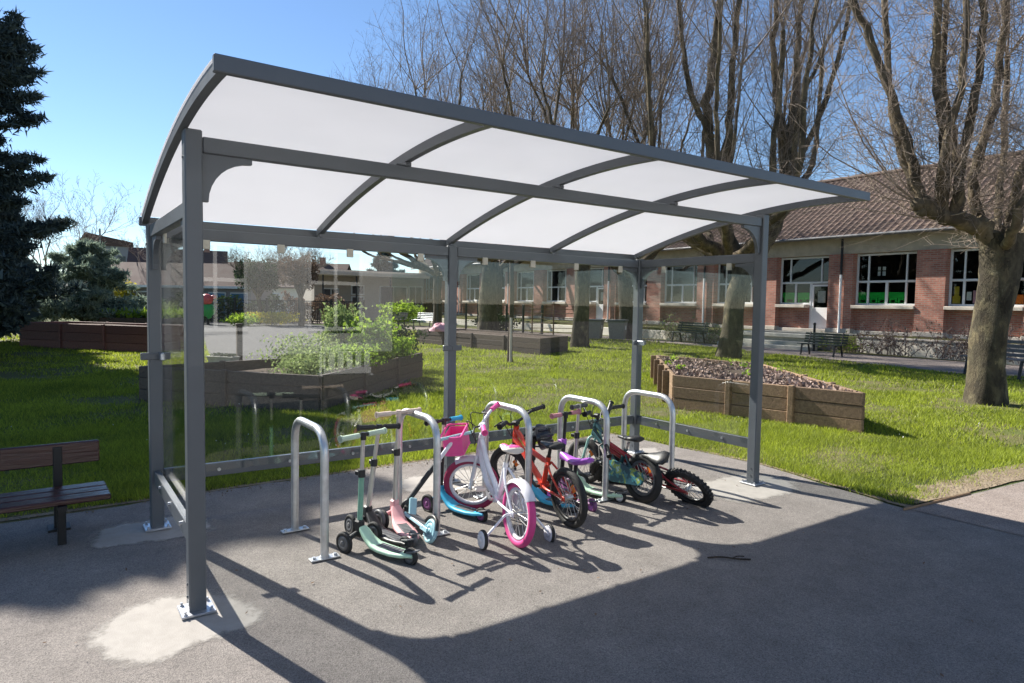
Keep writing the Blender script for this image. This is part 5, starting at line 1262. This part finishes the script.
def window(k, door=False, posters=None):
    y = k*PER; z0, z1, zm = 1.68, 3.74, 2.62; f = MB(); xx = .36; fwid = .075
    def bar(ya, za_, yb_, zb_, w=fwid): f.beam((xx, ya, za_), (xx, yb_, zb_), w if za_ == zb_ else .09, .09 if za_ == zb_ else w, up=(1, 0, 0) if za_ != zb_ else (0, 0, 1), ch=.008) if False else f.box((xx, (ya+yb_)/2, (za_+zb_)/2), (.08, max(w, abs(yb_-ya)), max(w, abs(zb_-za_))), ch=.008)
    bar(y+.04, z0, y+.04, z1); bar(y+WW-.04, z0, y+WW-.04, z1)
    bar(y+.08, z1-.05, y+WW-.08, z1-.05); bar(y+.08, zm, y+WW-.08, zm, .085)
    ym = [y+.48, y+WW-.48]
    for q in ym: bar(q, zm+.04, q, z1-.09, .06)
    if not door:
        bar(y+.08, z0+.04, y+WW-.08, z0+.04)
        for q in (*ym, y+WW/2): bar(q, z0+.08, q, zm-.045, .075 if q != y+WW/2 else .1)
    else:
        bar(y+.95, .62, y+.95, zm-.045, .08); bar(y+.99, z0+.04, y+WW-.08, z0+.04); bar(y+1.65, z0+.08, y+1.65, zm-.045, .08)
    o = f.build('window', 'winframe', sb)
    g = MB().box((xx+.005, y+WW/2, (zm+z1)/2), (.012, WW-.1, z1-zm-.1))
    if door: g.box((xx+.005, y+1.68, (z0+zm)/2), (.012, 1.35, zm-z0-.1))
    else: g.box((xx+.005, y+WW/2, (z0+zm)/2), (.012, WW-.1, zm-z0-.1))
    g.build('pane', 'winglass', o)
    MB().box((.18, y+(WW/2 if not door else 1.68), 1.61), (.5, WW-.01 if not door else 1.42, .13), ch=.015).build('sill', 'cream', o)
    for (ya, yb_, za_, zb_, mt) in posters or []:
        MB().box((xx+.05, y+(ya+yb_)/2, (za_+zb_)/2), (.008, yb_-ya, zb_-za_)).build('poster', mt, o)
    if door:
        d = MB().box((xx, y+.49, 1.1), (.05, .84, .92), ch=.006).box((xx, y+.12, 2.05), (.05, .1, .98)).box((xx, y+.86, 2.05), (.05, .1, .98)).box((xx, y+.49, 2.5), (.05, .64, .08)).build('door', 'white', sb)
        MB().box((xx+.004, y+.49, 2.0), (.012, .64, .92)).build('pane', 'winglass', d); MB().box((xx+.04, y+.49, 2.02), (.008, .34, .5)).build('notice', 'paper', d)
        MB().box((xx-.05, y+.84, 1.55), (.03, .03, .16), ch=.005).build('handle', 'chrome', d)
def greens(a, b):
    out = []; n = int((b-a)/.3)
    out.append((a, b, 1.98, 2.2, 'green'))
    for i in range(n):
        q = a+(b-a)*i/n; w = (b-a)/n*.9
        out.append((q, q+w, 1.76, 1.975, 'green')); out.append((q+w*.25, q+w*.75, 1.8, 1.9, 'paper'))
    return out
def shift(ps): return ps
POST = {0: greens(.5, 1.15)+greens(1.25, 1.9)+greens(1.95, 2.35)+[(1.3, 1.42, 2.85, 3.02, 'paper'), (1.5, 1.6, 2.85, 3.02, 'paper'), (1.3, 1.42, 3.06, 3.2, 'paper'), (1.5, 1.6, 3.06, 3.2, 'paper')],
        1: greens(1.0, 1.6)+greens(1.7, 2.3),
        -1: [(.15, .4, 1.78, 2.1, 'orangep'), (.55, .85, 1.8, 2.2, 'bluep'), (.9, 1.15, 1.78, 2.3, 'pinkp'), (1.3, 1.65, 1.78, 2.25, 'pinkp'), (1.7, 1.85, 1.9, 2.2, 'paper'), (2.05, 2.3, 1.78, 2.05, 'yellowp'), (2.1, 2.25, 2.05, 2.4, 'yellowp')],
        -2: [(.5, .85, 1.8, 2.2, 'pinkp'), (1.3, 1.6, 1.8, 2.2, 'bluep'), (1.8, 2.2, 1.8, 2.2, 'orangep')]}
for k in range(K0, K1+1): window(k, door=(k in (1, 5)), posters=POST.get(k))
# terrace, steps and low wall in front of the school
tw = thing('terrace_wall', 'low pale stone terrace wall with dry climbers below the school windows', 'wall', (22.1, 3.4, 0), (0, 0, R(-8.4)))
MB().box((0, 0, .26), (.3, 11.0, .52), ch=.01).build('wall_face', 'render', tw); MB().box((-.01, 0, .55), (.36, 11.0, .06), ch=.012).build('coping', 'cream', tw)
MB().prism([(21.45, -2.2), (25.8, -2.2), (25.8, 9.6), (23.05, 9.6), (22.95, 8.8)], 0, .53).box((24.2, 31.6, .27), (3.3, 34.6, .5)).build('terrace', 'lawnsoil', None, 'structure')
stp = thing('stone_steps', 'weathered stone steps leading up to the white school door', 'steps', (20.9, 11.9, 0))
for i in range(4): MB().box((.95+.36*i, 0, .07+.14*i-.0), (1.5 if i == 3 else .5, 4.0-.3*i, .14), ch=.012).build('tread', 'stone', stp)
MB().box((3.2, 0, .28), (2.0, 4.0, .56)).build('landing', 'stone', stp)
bt = thing('bollard', 'small dark post beside the stone steps', 'post', (21.6, 9.75, 0)); MB().cyl((0, 0, 0), (0, 0, .95), .04, 10).build('pole', 'blackmetal', bt); MB().ball((0, 0, .97), .055, 10).build('cap', 'blackmetal', bt)
sw = thing('terrace_edging', 'low pale edging wall of the planted terrace left of the steps', 'wall', (22.5, 32, 0))
MB().box((0, 0, .2), (.25, 35, .4), ch=.01).build('wall_face', 'render', sw)
def climber(label, x, y, w, h, n, mat, seed):
    global rng
    rng = np.random.default_rng(seed)
    t = thing('dry_climber', label, 'shrub', (x, y, 0), group='dry shrubs along the school front')
    n = n//2; st = np.c_[rng.normal(0, .12, 26), rng.uniform(-w/2, w/2, 26), np.full(26, .05)]
    d = np.c_[rng.normal(0, .15, 26), rng.normal(0, .5, 26), np.ones(26)]; d /= np.linalg.norm(d, axis=1, keepdims=True)
    S = walk(st, d, rng.uniform(.5, 1, 26)*h, 6, .0, .22); m = MB(); m.tubes(S, np.linspace(.014, .004, 6), 4)
    i, p, dd_, t_ = along(S, 9, .2, 1); T_ = walk(p, side(dd_, .7, .0), rng.uniform(.15, .45, len(p)), 4, -.02, .3); m.tubes(T_, np.array([.006, .005, .004, .003]), 3); m.build('stem', 'paletwig', t)
    i, p, dd_, t_ = along(T_, int(n/len(T_))+1, .2, 1); MB().leaves(p+rng.normal(0, .03, p.shape), .07, shape=4).build('foliage', mat, t)
for a in (('dry brown shrub against the terrace wall left end', 21.95, 7.6, 1.6, 1.5, 700, 'dryleaf', 51), ('dry shrub with reddish leaves in the middle of the terrace wall', 21.95, 5.6, 2.2, 1.3, 900, 'dryleaf', 52),
          ('dense brown climber on the terrace wall behind the big trunk', 21.95, 3.0, 2.8, 1.4, 1400, 'dryleaf', 53), ('green grassy shrub at the foot of the terrace wall by the steps', 21.9, 8.9, 1.3, .6, 900, 'lime', 54),
          ('green planting left of the steps below the school', 22.0, 14.6, 1.6, .9, 900, 'greyleaf', 55), ('dry shrub under the window right of the recycling bins', 22.2, 19.2, 1.8, 1.3, 800, 'dryleaf', 56), ('pale dry shrub behind the park bench on the path', 22.3, 16.6, 1.6, 1.4, 700, 'greyleaf', 57)): climber(*a)

# ------------------------------------------------------------------ far left: wing, outbuilding, houses, fences
wg = thing('school_wing', 'low pale school wing with a flat projecting canopy', 'building', (21, 47.2, 0))
MB().box((0, 1.8, 1.85), (9.4, 3, 3.7)).build('wall', 'wingwall', wg)
MB().box((-.6, -.9, 3.55), (9.2, 2.6, .26), ch=.02).box((0, 1.9, 3.85), (9.8, 3.4, .2), ch=.02).build('canopy', 'cream', wg)
for x in (-4.8, -2.2, .6): MB().cyl((x, -2.0, 0), (x, -2.0, 3.42), .06, 10).build('post', 'blackmetal', wg)
for x, w, z, h in ((-3.4, 1.2, 1.9, 1.1), (-1.2, 1.0, 2.4, .7), (-1.2, 1.0, 1.4, .9), (1.9, 2.4, 1.5, 2.5), (3.9, 1.2, 2.0, 1.6)):
    f = MB(); f.box((x, .27, z), (w, .08, h)).build('pane', 'glasshint', o := MB().box((x, .25, z+h/2), (w+.1, .1, .08)).box((x, .25, z-h/2), (w+.1, .1, .08)).box((x-w/2, .25, z), (.08, .1, h)).box((x+w/2, .25, z), (.08, .1, h)).box((x, .24, z), (.06, .09, h)).build('window', 'winframe', wg))
ob = thing('outbuilding', 'long low dark outbuilding with a brown pitched roof behind the court', 'building', (9.2, 45.2, 0), (0, 0, -YAW))
MB().box((-4, 2, 1.15), (12, 4, 2.3)).build('wall', 'pantile', ob)
MB().prism([(-.4, 2.3), (4.4, 2.3), (2, 4.0)], -10.2, 2.2, np.array([[0, 0, 1, 0], [1, 0, 0, 0], [0, 1, 0, 0], [0, 0, 0, 1]], float)).build('roof', 'roofbrown', ob)
MB().box((-4, -.42, 2.28), (12.4, .06, .16)).build('fascia', 'white', ob)
for x in (-7.5, -5.2, -2.0, -.3, 1.2): 
    o = MB().box((x, -.05, 1.2), (1.2, .08, 1.5)).build('window', 'winframe', ob); MB().box((x, -.1, 1.2), (1.05, .05, 1.35)).build('pane', 'bluedoor' if x > -3 else 'glasshint', o)
bf = thing('court_fence', 'black bar fence standing in front of the outbuilding', 'fence', (9.0, 40.5, 0), (0, 0, -YAW))
for i in range(9): MB().box((-8+2*i, 0, .8), (.12, .12, 1.6)).build('post', 'blackmetal', bf)
m = MB(); m.tubes(np.array([[(-8+.13*i, 0, .1), (-8+.13*i, 0, 1.5)] for i in range(124)]), .012, 4)
for z in (.2, 1.45): m.box((0, 0, z), (16, .04, .05))
m.build('bars', 'blackmetal', bf)
def house(label, loc, rot, w, d, h, rh, wallm, roofm, win=()):
    t = thing('house', label, 'house', loc, (0, 0, rot))
    w_ = MB().box((0, d/2, h/2), (w, d, h)); w_.prism([(0, h), (d, h), (d/2, h+rh)], -w/2+.05, w/2-.05, np.array([[0, 0, 1, 0], [1, 0, 0, 0], [0, 1, 0, 0], [0, 0, 0, 1]], float)); w_.build('wall', wallm, t)
    r_ = MB()
    for s in (0, 1):
        y0, y1 = (-.4, d/2) if s == 0 else (d+.4, d/2)
        z0 = h-.4*rh/(d/2)
        r_.add([(-w/2-.3, y0, z0+.05), (w/2+.3, y0, z0+.05), (w/2+.3, y1, h+rh+.05), (-w/2-.3, y1, h+rh+.05), (-w/2-.3, y0, z0+.2), (w/2+.3, y0, z0+.2), (w/2+.3, y1, h+rh+.2), (-w/2-.3, y1, h+rh+.2)], [[0, 1, 2, 3], [7, 6, 5, 4], [0, 4, 5, 1], [3, 2, 6, 7], [0, 3, 7, 4], [1, 5, 6, 2]])
    ro_ = r_.build('roof', roofm, t)
    MB().box((w*.3, d/2, h+rh+.3), (.6, .5, 1.2), ch=.02).build('chimney', 'brick', ro_)
    for x, z in win:
        o = MB().box((x, -.02, z), (1.1, .1, 1.3)).build('window', 'winframe', t); MB().box((x, -.06, z), (.9, .06, 1.1)).build('pane', 'glasshint', o)
def hedge(label, loc, rot, ln, w, h, n, mat):
    t = thing('hedge', label, 'hedge', loc, (0, 0, rot))
    P = np.c_[rng.uniform(-ln/2, ln/2, n), rng.uniform(-w/2, w/2, n), rng.random(n)**.7*h]; P[:, 2] *= 1+.16*np.sin(P[:, 0]*2.1)+.1*np.sin(P[:, 0]*5.3+1)
    MB().leaves(P, .17, shape=4, up=.4).build('foliage', mat, t)
    S = np.array([[(x, 0, 0), (x+.1, 0, h*.5), (x+.05, .1, h*.85)] for x in np.arange(-ln/2+.2, ln/2, .5)]); MB().tubes(S, np.array([.03, .02, .008]), 5).build('stem', 'darkbark', t)
hedge('uneven dark hedge behind the black bar fence of the court', (8.3, 42.6, 0), -YAW, 9, .9, 1.5, 4200, 'darkleaf')
hedge('brown twiggy hedge right of the dark hedge by the wing', (14.0, 39.8, 0), -YAW, 4.5, .9, 1.7, 2600, 'dryleaf')
house('pale house with a steep brown roof left of the shelter', (10.5, 73, 0), -.2, 9, 8, 3.0, 3.6, 'render', 'roofbrown', ((-3, 1.6), (0, 1.6), (3, 1.6)))
house('brown roofed house seen between the posts over the outbuilding', (20, 72, 0), -.6, 14, 8, 3.0, 2.6, 'render', 'roofbrown', ((-4, 1.6), (0, 1.6), (4, 1.6)))
ap = thing('apartment_block', 'grey apartment block far away left of the brown roofed house', 'building', (8.3, 137, 0), (0, 0, -.1))
MB().box((0, 0, 5.2), (8, 8, 10.4)).build('wall', 'pantile', ap); MB().prism([(-4.2, 10.4), (4.2, 10.4), (4.2, 11.2), (-3, 12.6)], -4.2, 4.2, np.array([[1, 0, 0, 0], [0, 0, 1, 0], [0, 1, 0, 0], [0, 0, 0, 1]], float)).build('roof', 'roofbrown', ap)
for x in (-2.4, 0, 2.4):
    for z in (3, 5.5, 8): MB().box((x, -4.02, z), (1.2, .1, 1.4)).build('window', 'glasshint', ap)
sl = thing('street_lamp', 'thin street lamp standing above the far houses', 'street lamp', (3.4, 67, 0))
MB().cyl((0, 0, 0), (0, 0, 7.6), .11, 8, r2=.07).build('pole', 'greyp', sl); MB().box((.5, 0, 6.0), (1.0, .08, .1)).box((.9, 0, 6.0), (.6, .22, .12), ch=.03).build('lamp_head', 'greyp', sl)
wf = thing('wooden_fence', 'grey weathered board fence behind the far shrubs', 'fence', (5, 53.5, 0), (0, 0, -.1))
m = MB()
for i in range(90): m.box((-9+.2*i, 0, .95), (.17, .03, 1.9+rnd.uniform(-.04, .04)))
m.build('boards', 'fencewood', wf)
for x in (-9, -4.5, 0, 4.5, 9): MB().box((x, .08, 1.0), (.12, .12, 2.0)).build('post', 'fencewood', wf)
bp_ = thing('fence_post', 'thin black post in front of the far shrubs', 'post', (2.25, 38, 0)); MB().cyl((0, 0, 0), (0, 0, 2.1), .05, 8).build('shaft', 'blackmetal', bp_); MB().ball((0, 0, 2.12), .07, 8).build('cap', 'blackmetal', bp_)

# ------------------------------------------------------------------ what the glass mirrors: the annex behind the viewer
an = thing('annex_building', 'pale rendered annex with tall white windows, mirrored in the shelter glass', 'building', (3, -12.5, 0))
MB().box((0, -2.5, 2.4), (10, 5, 4.8)).build('wall', 'annexwall', an); MB().box((0, -2.3, 4.9), (10.8, 5.9, .25), ch=.03).build('roof', 'greyp', an)
for i in range(3):
    x = -3.2+3.2*i; f = MB()
    for dx in (-.75, 0, .75): f.box((x+dx, .05, 2.0), (.09, .12, 2.6))
    for z in (.7, 2.0, 3.3): f.box((x, .05, z), (1.59, .11, .1))
    o = f.build('window', 'white', an); MB().box((x, .02, 2.0), (1.5, .03, 2.5)).build('pane', 'glasshint', o)
pg = thing('picket_barrier', 'low white picket barrier on the yard, mirrored in the back glass', 'barrier', (4.35, -6.8, 0), (0, 0, .1))
for z in (.1, .58): MB().box((0, .025, z), (1.05, .025, .13)).build('rail', 'white', pg)
for i in range(6): MB().box((-.45+.18*i, 0, .34), (.12, .022, .66), ch=.004).build('picket', 'white', pg)
for x in (-.5, .5): MB().box((x, -.03, .02), (.06, .4, .04)).build('foot', 'white', pg)
# ------------------------------------------------------------------ grass
rng = np.random.default_rng(99)
def inpoly(P, poly):
    x, y = P[:, 0], P[:, 1]; c = np.zeros(len(P), bool); n = len(poly)
    for i in range(n):
        (x1, y1), (x2, y2) = poly[i], poly[(i+1) % n]
        cond = ((y1 > y) != (y2 > y)) & (x < (x2-x1)*(y-y1)/(y2-y1+1e-12)+x1); c ^= cond
    return c
LAWN = [(-16, 2.02), (1.4, 2.17), (4.86, 2.27), (5.02, .35), (4.8, -1.0), (6.6, -1.13), (24, -2.0), (19, 2.0), (17.2, 3), (18.7, 8), (20.6, 17), (16.6, 28), (9, 26), (5.2, 10.4), (2.1, 10.4), (5.8, 34), (-16, 34)]
def scatter(n, d0, d1):
    az = np.radians(rng.uniform(-6, 76, n)); d = np.sqrt(rng.uniform(d0*d0, d1*d1, n))
    P = np.c_[CAMP[0]+np.sin(az)*d, CAMP[1]+np.cos(az)*d]
    k = inpoly(P, LAWN)
    for b in (PB, GB, LB, RB): k &= ~inpoly(P, b)
    return P[k]
def fbm(P, s, seed):
    g = np.random.default_rng(seed); v = 0
    for o in range(4):
        a = g.uniform(0, 6, 4); f = s*2**o
        v = v+(np.sin(P[:, 0]*f+a[0]+1.7*np.sin(P[:, 1]*f*.7+a[1]))*np.cos(P[:, 1]*f*1.1+a[2]+1.3*np.sin(P[:, 0]*f*.6+a[3])))/2**o
    return v/1.6
def blades(P, h, w):
    n = len(P); tuft = fbm(P, 2.1, 3); bare = fbm(P, 1.1, 8)
    edge = np.clip((P[:, 1]+1.12+.25*fbm(P, 1.7, 5))/.55, .03, 1); tr_ = np.clip((np.hypot(P[:, 0]-12, P[:, 1]-1.05)-.4)/.7, .03, 1)
    keep = rng.random(n) < np.clip(.78+1.1*bare, .05, 1)*edge*tr_; P = P[keep]+rng.normal(0, .025, (keep.sum(), 2)); tuft = tuft[keep]; n = len(P)
    hh = h*np.clip(1+.6*tuft, .4, 2.0)*rng.uniform(.5, 1.3, n); a = rng.uniform(0, 2*PI, n); ww = w*rng.uniform(.7, 1.3, n)
    ln = rng.uniform(.2, 1.0, n)*hh; la = rng.uniform(0, 2*PI, n)
    dx = np.c_[np.cos(a), np.sin(a), np.zeros(n)]*ww[:, None]*.5; B = np.c_[P, np.full(n, .003)]
    return np.stack([B-dx, B+dx, B+np.c_[np.cos(la)*ln, np.sin(la)*ln, hh]], 1)
g = MB()
for n, d0, d1, h, w in ((420000, 4.6, 9, .05, .006), (300000, 9, 15, .052, .011), (170000, 15, 26, .06, .02), (60000, 26, 42, .07, .045)):
    T_ = blades(scatter(n, d0, d1), h, w); g.add(T_.reshape(-1, 3), np.arange(len(T_)*3).reshape(-1, 3))
tag(g.build('grass', 'grass', None, 'stuff'), 'uneven bright green lawn grass around the raised beds', 'grass')
P = scatter(900, 4.6, 16); P = P[rng.random(len(P)) < np.clip(.2+.6*fbm(P, .9, 21), 0, 1)]
tag(MB().leaves(np.c_[P, rng.uniform(.05, .1, len(P))], .017, shape=4, up=1).build('daisies', 'white_fl', None, 'stuff'), 'small white daisies dotted through the lawn', 'flowers')

# ------------------------------------------------------------------ litter on the paving
n = 420; P = np.c_[rng.uniform(-3, 7, n), rng.uniform(-3, 2.1, n)]; P[:170] = np.c_[rng.uniform(-2, 5, 170), 2.02+rng.normal(0, .09, 170)]
lv = MB(); a = rng.uniform(0, 2*PI, n); sz = rng.uniform(.006, .014, n); U = np.c_[np.cos(a), np.sin(a), rng.normal(0, .25, n)]; Wd = np.c_[-np.sin(a), np.cos(a), rng.normal(0, .25, n)]
C0 = np.c_[P, np.full(n, .018)]; V = np.stack([C0-U*sz[:, None], C0+Wd*sz[:, None]*.45, C0+U*sz[:, None], C0-Wd*sz[:, None]*.45], 1).reshape(-1, 3)
lv.add(V, np.arange(n*4).reshape(-1, 4)); tag(lv.build('dead_leaves', 'dryleaf', None, 'stuff'), 'tiny dead leaves and bits scattered on the grey asphalt', 'leaf litter')
n = 620; g_ = MB(); oc = np.array([(1, 0, 0), (0, 1, 0), (-1, 0, 0), (0, -1, 0), (0, 0, .8), (0, 0, -.8)]); of = np.array([[0, 1, 4], [1, 2, 4], [2, 3, 4], [3, 0, 4], [1, 0, 5], [2, 1, 5], [3, 2, 5], [0, 3, 5]])
t_ = rng.random(n); X = np.where(t_ < .6, rng.uniform(-2, 4.9, n), rng.uniform(4.9, 9, n)); Y = np.where(t_ < .6, 2.1+rng.normal(0, .05, n), -1.1-.07*(X-4.9)+rng.normal(.05, .1, n)); r_ = rng.uniform(.003, .008, n)
V = (np.c_[X, Y, np.full(n, .012)][:, None]+oc[None]*r_[:, None, None]*rng.uniform(.6, 1.4, (n, 6, 1))).reshape(-1, 3); g_.add(V, (of[None]+6*np.arange(n)[:, None, None]).reshape(-1, 3))
tag(g_.build('gravel', 'verge', None, 'stuff'), 'loose gravel crumbs along the ragged lawn edge', 'gravel')

tg = thing('fallen_twig', 'small dark twig lying on the shaded asphalt in front of the shelter', 'twig', (2.72, -.97, .016), (0, 0, -.72))
MB().tubes(smoothpath([(-.12, 0, 0), (-.04, .012, .004), (.05, -.004, .004), (.13, .01, 0)], 5), .005, 6, cap=True).tubes(smoothpath([(.02, 0, .004), (.06, .03, .008), (.1, .045, .004)], 4), .0035, 5).build('stem', 'darkbark', tg)
